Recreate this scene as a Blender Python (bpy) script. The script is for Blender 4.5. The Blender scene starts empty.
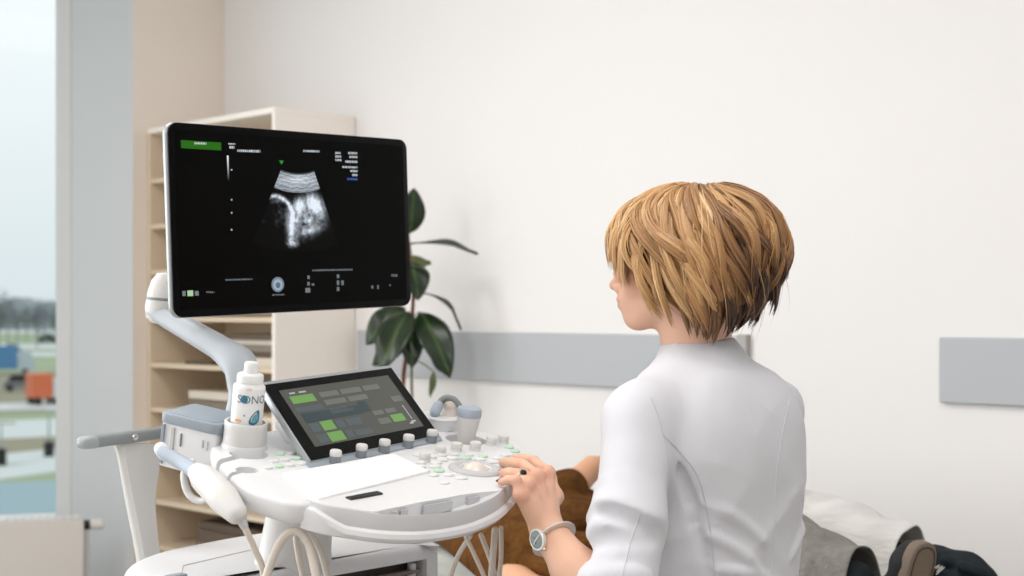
import bpy, bmesh, math, random
import numpy as np
from mathutils import Vector, Matrix
from mathutils.bvhtree import BVHTree
random.seed(7)
rng = np.random.RandomState(11)
S2 = math.sqrt(0.5)
FPX = 50.0 / 36.0 * 1024          # focal length in pixels
CAMZ = 1.2
scene = bpy.context.scene
col = scene.collection


def V3(*a): return np.array(a, float)


def P(px, py, d):
    """photo pixel + distance along the view axis -> world point"""
    return V3((px - 512) / FPX * d, d, CAMZ + (312 - py) / FPX * d)


def R(a, b, z=0.0):
    """room coordinates: a along the long wall, b towards it"""
    return V3((a + b) * S2, (b - a) * S2, z)


E1 = V3(S2, -S2, 0)
E2 = V3(S2, S2, 0)
UP = V3(0, 0, 1)


def nrm(v):
    v = np.asarray(v, float)
    return v / max(1e-12, np.linalg.norm(v))


def lin(c):
    c = c / 255.0
    return c / 12.92 if c <= 0.04045 else ((c + 0.055) / 1.055) ** 2.4


def rgb(r, g, b): return (lin(r), lin(g), lin(b), 1.0)


# ---------------------------------------------------------------- materials
def mat(name, c, rough=0.5, spec=0.5, metal=0.0, emit=None, estr=0.0, noise=None, bump=None, coat=0.0, sss=0.0, sheen=0.0):
    m = bpy.data.materials.new(name)
    m.use_nodes = True
    nt = m.node_tree
    b = nt.nodes['Principled BSDF']
    b.inputs['Base Color'].default_value = c
    b.inputs['Roughness'].default_value = rough
    b.inputs['Specular IOR Level'].default_value = spec
    b.inputs['Metallic'].default_value = metal
    b.inputs['Coat Weight'].default_value = coat
    if sss:
        b.inputs['Subsurface Weight'].default_value = sss
        b.inputs['Subsurface Radius'].default_value = (0.012, 0.005, 0.003)
    if sheen:
        b.inputs['Sheen Weight'].default_value = sheen
    if emit:
        b.inputs['Emission Color'].default_value = emit
        b.inputs['Emission Strength'].default_value = estr
    tc = nt.nodes.new('ShaderNodeTexCoord')
    if noise:                                    # (scale, amount, second colour)
        n = nt.nodes.new('ShaderNodeTexNoise'); n.inputs['Scale'].default_value = noise[0]; n.inputs['Detail'].default_value = 4
        r = nt.nodes.new('ShaderNodeValToRGB')
        r.color_ramp.elements[0].position = 0.5 - noise[1]; r.color_ramp.elements[1].position = 0.5 + noise[1]
        r.color_ramp.elements[0].color = c; r.color_ramp.elements[1].color = noise[2]
        nt.links.new(tc.outputs['Object'], n.inputs['Vector'])
        nt.links.new(n.outputs['Fac'], r.inputs['Fac'])
        nt.links.new(r.outputs['Color'], b.inputs['Base Color'])
    if bump:                                     # (scale, strength, distance, stretch)
        n = nt.nodes.new('ShaderNodeTexNoise'); n.inputs['Scale'].default_value = bump[0]; n.inputs['Detail'].default_value = 5
        mp = nt.nodes.new('ShaderNodeMapping')
        if len(bump) > 3: mp.inputs['Scale'].default_value = bump[3]
        bp = nt.nodes.new('ShaderNodeBump'); bp.inputs['Strength'].default_value = bump[1]; bp.inputs['Distance'].default_value = bump[2]
        nt.links.new(tc.outputs['Object'], mp.inputs['Vector'])
        nt.links.new(mp.outputs['Vector'], n.inputs['Vector'])
        nt.links.new(n.outputs['Fac'], bp.inputs['Height'])
        nt.links.new(bp.outputs['Normal'], b.inputs['Normal'])
    return m


def attr_mat(name, attr, rough=0.5, emission=0.0, spec=0.5, ramp=None):
    m = bpy.data.materials.new(name); m.use_nodes = True
    nt = m.node_tree; b = nt.nodes['Principled BSDF']
    a = nt.nodes.new('ShaderNodeAttribute'); a.attribute_name = attr
    out = a.outputs['Color']
    if ramp:
        r = nt.nodes.new('ShaderNodeValToRGB')
        while len(r.color_ramp.elements) < len(ramp): r.color_ramp.elements.new(0.5)
        for e, (p, c) in zip(r.color_ramp.elements, ramp): e.position = p; e.color = c
        nt.links.new(a.outputs['Fac'], r.inputs['Fac']); out = r.outputs['Color']
    b.inputs['Roughness'].default_value = rough
    b.inputs['Specular IOR Level'].default_value = spec
    if emission:
        b.inputs['Specular IOR Level'].default_value = 0.05
        b.inputs['Base Color'].default_value = (0.004, 0.004, 0.004, 1)
        nt.links.new(out, b.inputs['Emission Color']); b.inputs['Emission Strength'].default_value = emission
    else:
        nt.links.new(out, b.inputs['Base Color'])
    return m


# ---------------------------------------------------------------- objects
def origin_of(o):
    p = V3(0, 0, 0)
    while o is not None:
        p = p + np.array(o.location); o = o.parent
    return p


def thing(name, label, cat, loc, group=None):
    o = bpy.data.objects.new(name, None); col.objects.link(o)
    o.empty_display_size = 0.05
    o.location = Vector(loc); o['label'] = label; o['category'] = cat
    if group: o['group'] = group
    return o


def tag(o, label, cat, group=None, kind=None):
    o['label'] = label; o['category'] = cat
    if group: o['group'] = group
    if kind: o['kind'] = kind
    return o


def obj(name, mesh, m, parent=None, smooth=True, bevel=0.0, bseg=2, subsurf=0, fm=None, label=None, ang=40, loc=None):
    """mesh = (verts, faces) in world coordinates -> one mesh object"""
    vs, fs = mesh
    vs = np.asarray(vs, float)
    me = bpy.data.meshes.new(name)
    base = origin_of(parent)
    own = np.asarray(loc, float) - base if loc is not None else V3(0, 0, 0)
    me.from_pydata([tuple(v) for v in (vs - base - own)], [], [tuple(int(i) for i in f) for f in fs])
    ms = m if isinstance(m, (list, tuple)) else [m]
    for x in ms: me.materials.append(x)
    if fm is not None:
        me.polygons.foreach_set('material_index', np.asarray(fm, np.int32))
    bm = bmesh.new(); bm.from_mesh(me); bmesh.ops.recalc_face_normals(bm, faces=bm.faces); bm.to_mesh(me); bm.free()
    me.polygons.foreach_set('use_smooth', [bool(smooth)] * len(me.polygons))
    if smooth and ang < 180:
        try: me.set_sharp_from_angle(angle=math.radians(ang))
        except Exception: pass
    o = bpy.data.objects.new(name, me); col.objects.link(o)
    o.location = Vector(own)
    if parent is not None: o.parent = parent
    if bevel:
        b = o.modifiers.new('bevel', 'BEVEL'); b.width = bevel; b.segments = bseg; b.limit_method = 'ANGLE'; b.angle_limit = math.radians(35)
        b.harden_normals = False
    if subsurf:
        s = o.modifiers.new('sub', 'SUBSURF'); s.levels = subsurf; s.render_levels = subsurf
    if label: o['label'] = label
    return o


def struct(name, mesh, m, **k):
    o = obj(name, mesh, m, **k)
    if k.get('parent') is None: o['kind'] = 'structure'
    return o


def join(*ms):
    vs, fs, n = [], [], 0
    for v, f in ms:
        v = np.asarray(v, float).reshape(-1, 3)
        vs.append(v); fs += [tuple(i + n for i in q) for q in f]; n += len(v)
    return np.concatenate(vs), fs


def boxf(c, ax, ay, az):
    """box from centre and three half-axis vectors"""
    c, ax, ay, az = map(lambda q: np.asarray(q, float), (c, ax, ay, az))
    v = [c + i * ax + j * ay + k * az for i in (-1, 1) for j in (-1, 1) for k in (-1, 1)]
    f = [(0, 1, 3, 2), (4, 6, 7, 5), (0, 4, 5, 1), (2, 3, 7, 6), (0, 2, 6, 4), (1, 5, 7, 3)]
    return np.array(v), f


def rbox(a0, a1, b0, b1, z0, z1):
    """box in room coordinates"""
    return boxf(R((a0 + a1) / 2, (b0 + b1) / 2, (z0 + z1) / 2), E1 * (a1 - a0) / 2, E2 * (b1 - b0) / 2, UP * (z1 - z0) / 2)


def frame(d, up=None):
    d = nrm(d); up = nrm(up if up is not None else (UP if abs(d[2]) < 0.95 else V3(1, 0, 0)))
    s = nrm(np.cross(d, up)); return s, np.cross(s, d)


def spline(pts, n):
    """Catmull-Rom through the points, n samples"""
    pts = np.asarray(pts, float)
    if len(pts) < 3:
        return np.array([pts[0] + (pts[-1] - pts[0]) * t for t in np.linspace(0, 1, n)])
    p = np.concatenate([[2 * pts[0] - pts[1]], pts, [2 * pts[-1] - pts[-2]]])
    out = []
    for s in np.linspace(0, len(pts) - 1, n):
        i = min(int(s), len(pts) - 2); t = s - i
        a, b, c, d = p[i], p[i + 1], p[i + 2], p[i + 3]
        out.append(0.5 * ((2 * b) + (-a + c) * t + (2 * a - 5 * b + 4 * c - d) * t * t + (-a + 3 * b - 3 * c + d) * t ** 3))
    return np.array(out)


def sweep(path, ra, rb=None, n=12, up=None, p=2.0, ends=True, dome=False):
    """tube along a path; ra = half-width, rb = half-height (arrays or numbers); p = squareness"""
    path = np.asarray(path, float); m = len(path)
    ra = np.broadcast_to(np.asarray(ra, float), (m,)).copy()
    rb = ra.copy() if rb is None else np.broadcast_to(np.asarray(rb, float), (m,)).copy()
    if dome:                                    # round both ends off
        d0, d1 = nrm(path[0] - path[1]), nrm(path[-1] - path[-2])
        r0, r1 = min(ra[0], rb[0]), min(ra[-1], rb[-1])
        f = [(math.sin(a), math.cos(a)) for a in (1.45, 1.1, 0.75, 0.4)]
        path = np.concatenate([[path[0] + d0 * r0 * s for s, c in f], path, [path[-1] + d1 * r1 * s for s, c in reversed(f)]])
        ra = np.concatenate([[ra[0] * c for s, c in f], ra, [ra[-1] * c for s, c in reversed(f)]])
        rb = np.concatenate([[rb[0] * c for s, c in f], rb, [rb[-1] * c for s, c in reversed(f)]])
        m = len(path)
    vs, prev = [], up
    th = np.arange(n) * 2 * math.pi / n
    ct, st = np.cos(th), np.sin(th)
    cx = np.sign(ct) * np.abs(ct) ** (2 / p); sy = np.sign(st) * np.abs(st) ** (2 / p)
    for i in range(m):
        d = path[min(i + 1, m - 1)] - path[max(i - 1, 0)]
        s, u = frame(d, prev)
        if up is None: prev = u
        for a, b in zip(cx, sy): vs.append(path[i] + s * a * ra[i] + u * b * rb[i])
    fs = [(i * n + j, i * n + (j + 1) % n, (i + 1) * n + (j + 1) % n, (i + 1) * n + j) for i in range(m - 1) for j in range(n)]
    if ends: fs += [tuple(range(n - 1, -1, -1)), tuple((m - 1) * n + j for j in range(n))]
    return np.array(vs), fs


def lathe(prof, c, axis=UP, n=32, ref=None, sx=1.0):
    """profile [(radius, height)] about an axis"""
    s, u = frame(axis, ref); ax = nrm(axis); c = np.asarray(c, float)
    vs = [c + ax * h + (s * math.cos(t) * sx + u * math.sin(t)) * r for r, h in prof for t in np.arange(n) * 2 * math.pi / n]
    m = len(prof)
    fs = [(i * n + j, i * n + (j + 1) % n, (i + 1) * n + (j + 1) % n, (i + 1) * n + j) for i in range(m - 1) for j in range(n)]
    if prof[0][0] > 1e-6: fs.append(tuple(range(n - 1, -1, -1)))
    if prof[-1][0] > 1e-6: fs.append(tuple((m - 1) * n + j for j in range(n)))
    return np.array(vs), fs


def smooth_closed(pts, n=6):
    pts = np.asarray(pts, float); m = len(pts); out = []
    for i in range(m):
        a, b, c, d = pts[i - 1], pts[i], pts[(i + 1) % m], pts[(i + 2) % m]
        for k in range(n):
            t = k / n
            out.append(0.5 * ((2 * b) + (-a + c) * t + (2 * a - 5 * b + 4 * c - d) * t * t + (-a + 3 * b - 3 * c + d) * t ** 3))
    return np.array(out)


def inset(poly, e):
    poly = np.asarray(poly, float)
    area = 0.5 * np.sum(poly[:, 0] * np.roll(poly[:, 1], -1) - np.roll(poly[:, 0], -1) * poly[:, 1])
    t = np.roll(poly, -1, 0) - np.roll(poly, 1, 0)
    t /= np.maximum(1e-9, np.linalg.norm(t, axis=1))[:, None]
    nn = np.stack([-t[:, 1], t[:, 0]], 1) * (1 if area > 0 else -1)
    return poly + nn * e


def slab(poly, fn, w0, w1, e=0.004, seg=3, e0=None):
    """rounded plate: outline in a plane frame fn(u, v, w), between heights w0 and w1"""
    rings = []
    f = e if e0 is None else e0
    for k in range(seg + 1):
        a = k / seg * math.pi / 2; rings.append((inset(poly, f * (1 - math.sin(a))), w0 + min(f, (w1 - w0) * .8) * (1 - math.cos(a))))
    for k in range(seg, -1, -1):
        a = k / seg * math.pi / 2; rings.append((inset(poly, e * (1 - math.sin(a))), w1 - e * (1 - math.cos(a))))
    n = len(poly); vs = [fn(q[0], q[1], w) for r, w in rings for q in r]
    m = len(rings)
    fs = [(i * n + j, i * n + (j + 1) % n, (i + 1) * n + (j + 1) % n, (i + 1) * n + j) for i in range(m - 1) for j in range(n)]
    fs += [tuple(range(n - 1, -1, -1)), tuple((m - 1) * n + j for j in range(n))]
    return np.array(vs), fs


def rrect(u0, u1, v0, v1, r, k=5):
    out = []
    for cu, cv, a0 in ((u1 - r, v1 - r, 0), (u0 + r, v1 - r, 90), (u0 + r, v0 + r, 180), (u1 - r, v0 + r, 270)):
        for i in range(k + 1):
            a = math.radians(a0 + 90 * i / k); out.append((cu + r * math.cos(a), cv + r * math.sin(a)))
    return np.array(out)


def cut(o, cutters):
    """real recesses: subtract the cutter meshes and keep only the result"""
    made = []
    for c in cutters:
        base = origin_of(o)
        me = bpy.data.meshes.new('cut'); me.from_pydata([tuple(v) for v in (np.asarray(c[0]) - base)], [], [tuple(f) for f in c[1]])
        bm = bmesh.new(); bm.from_mesh(me); bmesh.ops.recalc_face_normals(bm, faces=bm.faces); bm.to_mesh(me); bm.free()
        k = bpy.data.objects.new('cut', me); col.objects.link(k); k.location = Vector(base)
        b = o.modifiers.new('bool', 'BOOLEAN'); b.operation = 'DIFFERENCE'; b.object = k; b.solver = 'EXACT'
        made.append(k)
    bpy.context.view_layer.update()
    dg = bpy.context.evaluated_depsgraph_get()
    me = bpy.data.meshes.new_from_object(o.evaluated_get(dg))
    me.name = o.name
    o.modifiers.clear(); o.data = me
    me.polygons.foreach_set('use_smooth', [True] * len(me.polygons))
    me.set_sharp_from_angle(angle=math.radians(40))
    for k in made:
        d = k.data; bpy.data.objects.remove(k); bpy.data.meshes.remove(d)


def text_mesh(s, size):
    """letters as a flat mesh in x,y"""
    c = bpy.data.curves.new('t', 'FONT'); c.body = s; c.size = size; c.resolution_u = 3
    o = bpy.data.objects.new('t', c); col.objects.link(o)
    bpy.context.view_layer.update()
    me = bpy.data.meshes.new_from_object(o.evaluated_get(bpy.context.evaluated_depsgraph_get()))
    vs = np.array([tuple(v.co) for v in me.vertices]); fs = [tuple(p.vertices) for p in me.polygons]
    bpy.data.objects.remove(o); bpy.data.curves.remove(c); bpy.data.meshes.remove(me)
    return vs, fs


# ---------------------------------------------------------------- smooth solids (distance fields, surface nets)
class Solid:
    def __init__(s, lo, hi, h):
        s.lo = np.asarray(lo, float); s.h = h
        s.n = np.ceil((np.asarray(hi, float) - s.lo) / h).astype(int) + 1
        s.D = np.full(s.n, 1.0, np.float32)

    def block(s, lo, hi):
        i0 = np.clip(np.floor((lo - s.lo) / s.h).astype(int), 0, s.n)
        i1 = np.clip(np.ceil((hi - s.lo) / s.h).astype(int) + 1, 0, s.n)
        if (i1 <= i0).any(): return None
        g = np.meshgrid(*[s.lo[k] + np.arange(i0[k], i1[k]) * s.h for k in range(3)], indexing='ij')
        return tuple(slice(a, b) for a, b in zip(i0, i1)), np.stack(g, -1)

    def put(s, sl, d, k, sub=False):
        a = s.D[sl]
        if sub:
            h = np.clip(0.5 - 0.5 * (a + d) / k, 0, 1); s.D[sl] = a * (1 - h) - d * h + k * h * (1 - h)
        else:
            h = np.clip(0.5 + 0.5 * (a - d) / k, 0, 1); s.D[sl] = a * (1 - h) + d * h - k * h * (1 - h)

    def ell(s, c, r, axes=None, k=0.01, sub=False):
        c = np.asarray(c, float); r = np.asarray(r, float)
        A = np.eye(3) if axes is None else np.array([nrm(x) for x in axes])
        R_ = r.max() + k + 4 * s.h
        b = s.block(c - R_, c + R_)
        if b is None: return s
        q = (b[1] - c) @ A.T
        k0 = np.linalg.norm(q / r, axis=-1); k1 = np.linalg.norm(q / (r * r), axis=-1)
        s.put(b[0], k0 * (k0 - 1) / np.maximum(k1, 1e-9), k, sub); return s

    def cap(s, a, b_, ra, rb=None, k=0.01, sub=False, sq=None):
        """round cone; sq = (axis, factor): squash along an axis"""
        a = np.asarray(a, float); b_ = np.asarray(b_, float); rb = ra if rb is None else rb
        R_ = max(ra, rb) * (sq[1] if sq and sq[1] > 1 else 1) + k + 4 * s.h
        b = s.block(np.minimum(a, b_) - R_, np.maximum(a, b_) + R_)
        if b is None: return s
        ab = b_ - a; q = b[1] - a
        t = np.clip(q @ ab / max(1e-12, ab @ ab), 0, 1)
        e = q - t[..., None] * ab
        if sq is not None:
            ax = nrm(sq[0]); e = e + (e @ ax)[..., None] * ax * (1 / sq[1] - 1)
        s.put(b[0], np.linalg.norm(e, axis=-1) - (ra + (rb - ra) * t), k, sub); return s

    def chain(s, pts, rs, k=0.01, **kw):
        for i in range(len(pts) - 1): s.cap(pts[i], pts[i + 1], rs[i], rs[i + 1], k, **kw)
        return s

    def below(s, p, n_, k=0.004):
        """cut away everything on the side of a plane the normal points to"""
        g = np.stack(np.meshgrid(*[s.lo[i] + np.arange(s.n[i]) * s.h for i in range(3)], indexing='ij'), -1)
        d = (g - np.asarray(p)) @ nrm(n_)
        s.D = np.maximum(s.D, d.astype(np.float32)); return s

    def mesh(s):
        D = s.D; ins = D < 0
        cnt = np.zeros(np.array(D.shape) - 1, np.int32); acc = np.zeros(cnt.shape + (3,), np.float32)
        A = np.zeros(cnt.shape, bool); B = np.ones(cnt.shape, bool)
        X, Y, Z = D.shape
        corner = {}
        for c in [(i, j, k) for i in (0, 1) for j in (0, 1) for k in (0, 1)]:
            sl = tuple(slice(o, o + d - 1) for o, d in zip(c, D.shape)); corner[c] = D[sl]
            A |= ins[sl]; B &= ins[sl]
        act = A & ~B
        idx = np.argwhere(act); vid = np.full(act.shape, -1, np.int64); vid[act] = np.arange(len(idx))
        accp = np.zeros((len(idx), 3)); n_ = np.zeros(len(idx))
        for c in corner:
            for ax in range(3):
                if c[ax]: continue
                c2 = list(c); c2[ax] = 1
                a = corner[c][act]; b = corner[tuple(c2)][act]
                m = (a < 0) != (b < 0)
                t = np.where(m, a / np.where(np.abs(a - b) < 1e-12, 1, a - b), 0)
                p = np.tile(np.array(c, float), (len(idx), 1)); p[:, ax] = t
                accp += p * m[:, None]; n_ += m
        vs = s.lo + (idx + accp / n_[:, None]) * s.h
        fs = []
        for ax in range(3):
            o1, o2 = [(1, 2), (2, 0), (0, 1)][ax]
            sa = [slice(0, d) for d in D.shape]; sb = list(sa); sa[ax] = slice(0, D.shape[ax] - 1); sb[ax] = slice(1, D.shape[ax])
            m = ins[tuple(sa)] != ins[tuple(sb)]
            e = np.argwhere(m)
            e = e[(e[:, o1] > 0) & (e[:, o2] > 0) & (e[:, o1] < D.shape[o1] - 1) & (e[:, o2] < D.shape[o2] - 1)]
            def at(d1, d2):
                q = e.copy(); q[:, o1] -= d1; q[:, o2] -= d2; return vid[q[:, 0], q[:, 1], q[:, 2]]
            f = np.stack([at(1, 1), at(0, 1), at(0, 0), at(1, 0)], 1)
            fl = ~ins[tuple(sa)][e[:, 0], e[:, 1], e[:, 2]]
            f[fl] = f[fl][:, ::-1]
            fs.append(f[(f >= 0).all(1)])
        return vs, np.concatenate(fs)


def relax(mesh, it=2, lam=0.5):
    vs, fs = mesh; fs = np.asarray(fs); vs = vs.copy()
    e = np.concatenate([fs[:, [0, 1]], fs[:, [1, 2]], fs[:, [2, 3]], fs[:, [3, 0]]])
    for _ in range(it):
        a = np.zeros_like(vs); n = np.zeros(len(vs))
        for i, j in ((0, 1), (1, 0)):
            np.add.at(a, e[:, i], vs[e[:, j]]); np.add.at(n, e[:, i], 1)
        vs = vs + lam * (a / np.maximum(n, 1)[:, None] - vs)
    return vs, fs


def set_attr(o, name, vals):
    a = o.data.attributes.new(name, 'FLOAT_COLOR', 'POINT')
    vals = np.asarray(vals, float)
    if vals.ndim == 1: vals = np.stack([vals] * 3, 1)
    a.data.foreach_set('color', np.concatenate([vals, np.ones((len(vals), 1))], 1).astype(np.float32).ravel())


def copy_tree(o, loc=None, parent=None):
    c = o.copy(); col.objects.link(c)
    if parent is not None: c.parent = parent
    if loc is not None: c.location = Vector(loc)
    for ch in [x for x in scene.objects if x.parent == o]: copy_tree(ch, None, c)
    return c
# ================================================================ materials
M = {}
M['wall'] = mat('wall paint', rgb(240, 237, 236), 0.85, 0.2, bump=(220, 0.04, 0.002))
M['wall_bounce_tint'] = mat('bounce tinted wall paint', rgb(241, 230, 219), 0.85, 0.2, bump=(220, 0.04, 0.002))  # wall paint with the corner's warm bounce light put into the colour
M['reveal'] = mat('window light tinted reveal', rgb(212, 214, 216), 0.8, 0.2)  # cool light from the window is put into this colour
M['ceiling'] = mat('ceiling paint', rgb(242, 241, 240), 0.9, 0.1)
M['floor'] = mat('pale vinyl floor', rgb(188, 184, 178), 0.45, 0.4, noise=(9, 0.25, rgb(178, 174, 168)))
M['guard'] = mat('grey wall guard', rgb(186, 189, 193), 0.55, 0.3)
M['guard_edge'] = mat('guard end trim', rgb(176, 172, 168), 0.5, 0.3)
M['jamb'] = mat('pale jamb', rgb(218, 216, 215), 0.6)
M['white_frame'] = mat('white window frame', rgb(228, 228, 228), 0.4)
M['radiator'] = mat('radiator enamel', rgb(222, 216, 211), 0.45)
M['chrome'] = mat('chrome', rgb(205, 205, 205), 0.2, metal=1.0)
M['black'] = mat('black plastic', rgb(24, 24, 25), 0.45)
M['shelf'] = mat('cream laminate', rgb(226, 208, 184), 0.6, 0.3)
M['shelf_white'] = mat('off white laminate', rgb(250, 242, 234), 0.5, 0.3)
M['paper_grey'] = mat('grey card', rgb(140, 130, 118), 0.8)
M['paper_dark'] = mat('brown card', rgb(104, 88, 74), 0.8)
M['paper_white'] = mat('paper', rgb(222, 212, 198), 0.8)
M['pot'] = mat('white glazed pot', rgb(225, 220, 214), 0.3)
M['soil'] = mat('potting soil', rgb(60, 44, 32), 0.95, bump=(60, 0.8, 0.01))
M['stem'] = mat('brown stem', rgb(112, 62, 44), 0.7)
M['stem_green'] = mat('green stem', rgb(120, 120, 70), 0.6)
M['leaf'] = attr_mat('rubber plant leaf', 'tone', 0.28, ramp=[(0.0, rgb(14, 28, 12)), (0.5, rgb(30, 52, 22)), (1.0, rgb(66, 88, 42))])
M['leaf_under'] = attr_mat('pale leaf underside', 'tone', 0.5, ramp=[(0.0, rgb(92, 110, 66)), (1.0, rgb(150, 160, 110))])
M['sheet'] = mat('white couch sheet', rgb(222, 219, 216), 0.9, 0.1, bump=(14, 0.5, 0.02, (1, 1, 3)))
M['blanket'] = mat('grey woven blanket', rgb(150, 148, 142), 0.95, 0.1, noise=(60, .3, rgb(128, 126, 120)), bump=(120, .6, .006))
M['couch'] = mat('grey couch vinyl', rgb(172, 172, 166), 0.55, bump=(60, 0.3, 0.01))
M['couch_frame'] = mat('couch frame enamel', rgb(205, 205, 203), 0.4)

# glass: mostly clear with a weak reflection
g = bpy.data.materials.new('window glass'); g.use_nodes = True
nt = g.node_tree; nt.nodes.clear()
o_ = nt.nodes.new('ShaderNodeOutputMaterial'); mx = nt.nodes.new('ShaderNodeMixShader'); mx.inputs[0].default_value = 0.003
tr = nt.nodes.new('ShaderNodeBsdfTransparent'); tr.inputs[0].default_value = (0.965, 0.985, 0.985, 1)
gl = nt.nodes.new('ShaderNodeBsdfGlossy'); gl.inputs['Roughness'].default_value = 0.02
nt.links.new(tr.outputs[0], mx.inputs[1]); nt.links.new(gl.outputs[0], mx.inputs[2]); nt.links.new(mx.outputs[0], o_.inputs[0])
M['glass'] = g

# ================================================================ the room
WB = 3.4                      # long wall
WA = -5.12                    # window wall
RB = 2.965                    # right reveal of the window
struct('floor', rbox(-6.1, 3.2, -4.5, WB + 0.2, -0.12, 0.0), M['floor'], smooth=False)
struct('wall_back', rbox(-6.1, 3.2, WB, WB + 0.2, 0, 3.0), M['wall'], smooth=False)
# the pier between the long wall and the deep window recess: bounce light and window light tinted into its faces
v, f = rbox(-5.765, WA, RB, WB, 0, 3.0)
fm = []
for q in f:
    n = nrm(np.cross(v[q[1]] - v[q[0]], v[q[2]] - v[q[0]])); fm.append(1 if abs(n @ E2) > 0.9 else 0)
struct('wall_left', (v, f), [M['wall_bounce_tint'], M['reveal']], smooth=False, fm=fm)
struct('wall_right', rbox(3.2, 3.4, -4.5, WB + 0.2, 0, 3.0), M['wall'], smooth=False)
struct('wall_front', rbox(-6.1, 3.4, -4.7, -4.5, 0, 3.0), M['wall'], smooth=False)
struct('ceiling', rbox(-6.1, 3.2, -4.5, WB + 0.2, 3.0, 3.12), M['ceiling'], smooth=False)

# window: glazing line runs at an angle to the long wall
FD = nrm(V3(math.cos(math.radians(17)), math.sin(math.radians(17)), 0))
FN = V3(FD[1], -FD[0], 0)     # towards the room
W0 = R(-5.752, RB)            # right end of the glazing


def fac(s, n, z): return W0 - FD * s + FN * n + UP * z


win = bpy.data.objects.new('window_1', None); col.objects.link(win); win.location = Vector(W0); win['kind'] = 'structure'
LW = 6.4
obj('glass', boxf(fac(LW / 2, 0, 1.62), FD * LW / 2, FN * 0.006, UP * 1.34), M['glass'], win, smooth=False)
fr = []
for s in (1.55, 3.1, 4.65, 6.2): fr.append(boxf(fac(s, 0.03, 1.65), FD * 0.03, FN * 0.03, UP * 1.35))
fr.append(boxf(fac(LW / 2, 0.03, 2.98), FD * LW / 2, FN * 0.03, UP * 0.03))
fr.append(boxf(fac(LW / 2, 0.03, 0.31), FD * LW / 2, FN * 0.03, UP * 0.02))
obj('window_jamb', rbox(-5.75, -5.625, RB - .006, RB + .01, 0, 2.99), M['jamb'], win, smooth=False, bevel=.002)
obj('window_frame', join(*fr), M['white_frame'], win, smooth=False, bevel=0.004)
obj('window_sill', boxf(fac(LW / 2, 0.04, 0.15), FD * LW / 2, FN * 0.08, UP * 0.145), M['white_frame'], win, smooth=False)

# grey wall guards
def guard(n, a0, a1, z0, z1, end=True):
    o = struct(n, rbox(a0, a1, WB - 0.018, WB - 0.0005, z0, z1), M['guard'], smooth=False, bevel=0.004)
    if end: struct('guard_end', rbox(a1 - 0.004, a1 + 0.03, WB - 0.022, WB - 0.0005, z0 - 0.004, z1 + 0.004), M['guard_edge'], parent=o, smooth=False, bevel=0.003)


def a_at(px, b):                       # where the view direction through column px meets the plane b
    k = (px - 512) / FPX; t = b / S2 / (1 + k); return (k - 1) * S2 * t


guard('trim_1', -4.21, a_at(742, WB), 0.963, 1.131)
guard('trim_2', a_at(942, WB), 2.6, 0.966, 1.135, False)

# ================================================================ radiator under the window
rp = P(84, 518, 5.55)
rad = thing('radiator', 'low off-white panel radiator standing under the window', 'radiator', (rp[0] - 0.8, rp[1], 0))
RX, RY = FD, nrm(V3(-FD[1], FD[0], 0))
zt = rp[2]
obj('panel', boxf(V3(rp[0], rp[1], 0) - RX * 0.7 + RY * 0.05 + UP * (zt / 2 + 0.05), RX * 0.7, RY * 0.05, UP * (zt / 2 - 0.055)), M['radiator'], rad, smooth=True, bevel=0.006)
obj('top_grille', join(*[boxf(V3(rp[0], rp[1], zt - 0.001) - RX * (0.03 + 0.03 * i) + RY * 0.05, RX * 0.011, RY * 0.04, UP * 0.003) for i in range(46)]), M['white_frame'], rad, smooth=False)
for s in (0.08, 1.3): obj('foot', boxf(V3(rp[0], rp[1], 0.05) - RX * s + RY * 0.05, RX * 0.02, RY * 0.03, UP * 0.05), M['radiator'], rad, smooth=False, bevel=0.004)
vc = P(84, 526, 5.58) + RY * 0.03
valve = obj('valve', lathe([(0.012, 0), (0.019, 0.002), (0.019, 0.022), (0.012, 0.024)], vc, RX, 20), M['black'], rad)
obj('thermostat_head', lathe([(0.012, 0.02), (0.017, 0.024), (0.021, 0.03), (0.021, 0.066), (0.018, 0.074), (0.0, 0.076)], vc, RX, 24), mat('valve white', rgb(226, 224, 220), 0.4), valve)
obj('pipe', sweep([vc + RX * 0.012, vc + RX * 0.012 - UP * 0.1, V3(vc[0], vc[1], 0.001) + RX * 0.012], 0.008, n=10), M['white_frame'], valve)

# ================================================================ bookcase in the corner
BA0, BA1, BF = WA + 0.004, -4.239, 3.028
BH = 1.92
bc = thing('bookcase', 'tall cream open bookcase in the corner beside the window', 'bookcase', R((BA0 + BA1) / 2, BF + 0.18))
for k, (a0, a1) in enumerate(((BA0, BA0 + 0.02), (BA1 - 0.02, BA1))):
    obj('side_panel', rbox(a0, a1, BF, WB - 0.003, 0, BH), M['shelf'] if k == 0 else M['shelf_white'], bc, smooth=False, bevel=0.0015)
obj('top_panel', rbox(BA0, BA1, BF - 0.002, WB - 0.003, BH, BH + 0.022), M['shelf_white'], bc, smooth=False, bevel=0.0015)
obj('back_panel', rbox(BA0 + 0.02, BA1 - 0.02, WB - 0.012, WB - 0.004, 0.02, BH), M['shelf'], bc, smooth=False)
SH = [0.08, 0.262, 0.446, 0.632, 0.815, 0.995, 1.18, 1.368, 1.553, 1.737]
for z in SH:
    obj('shelf', rbox(BA0 + 0.0205, BA1 - 0.0205, BF + 0.004, WB - 0.012, z - 0.018, z), M['shelf'], bc, smooth=False, bevel=0.001)
obj('plinth', rbox(BA0 + 0.02, BA1 - 0.02, BF + 0.03, BF + 0.045, 0, 0.062), M['shelf'], bc, smooth=False)


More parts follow.
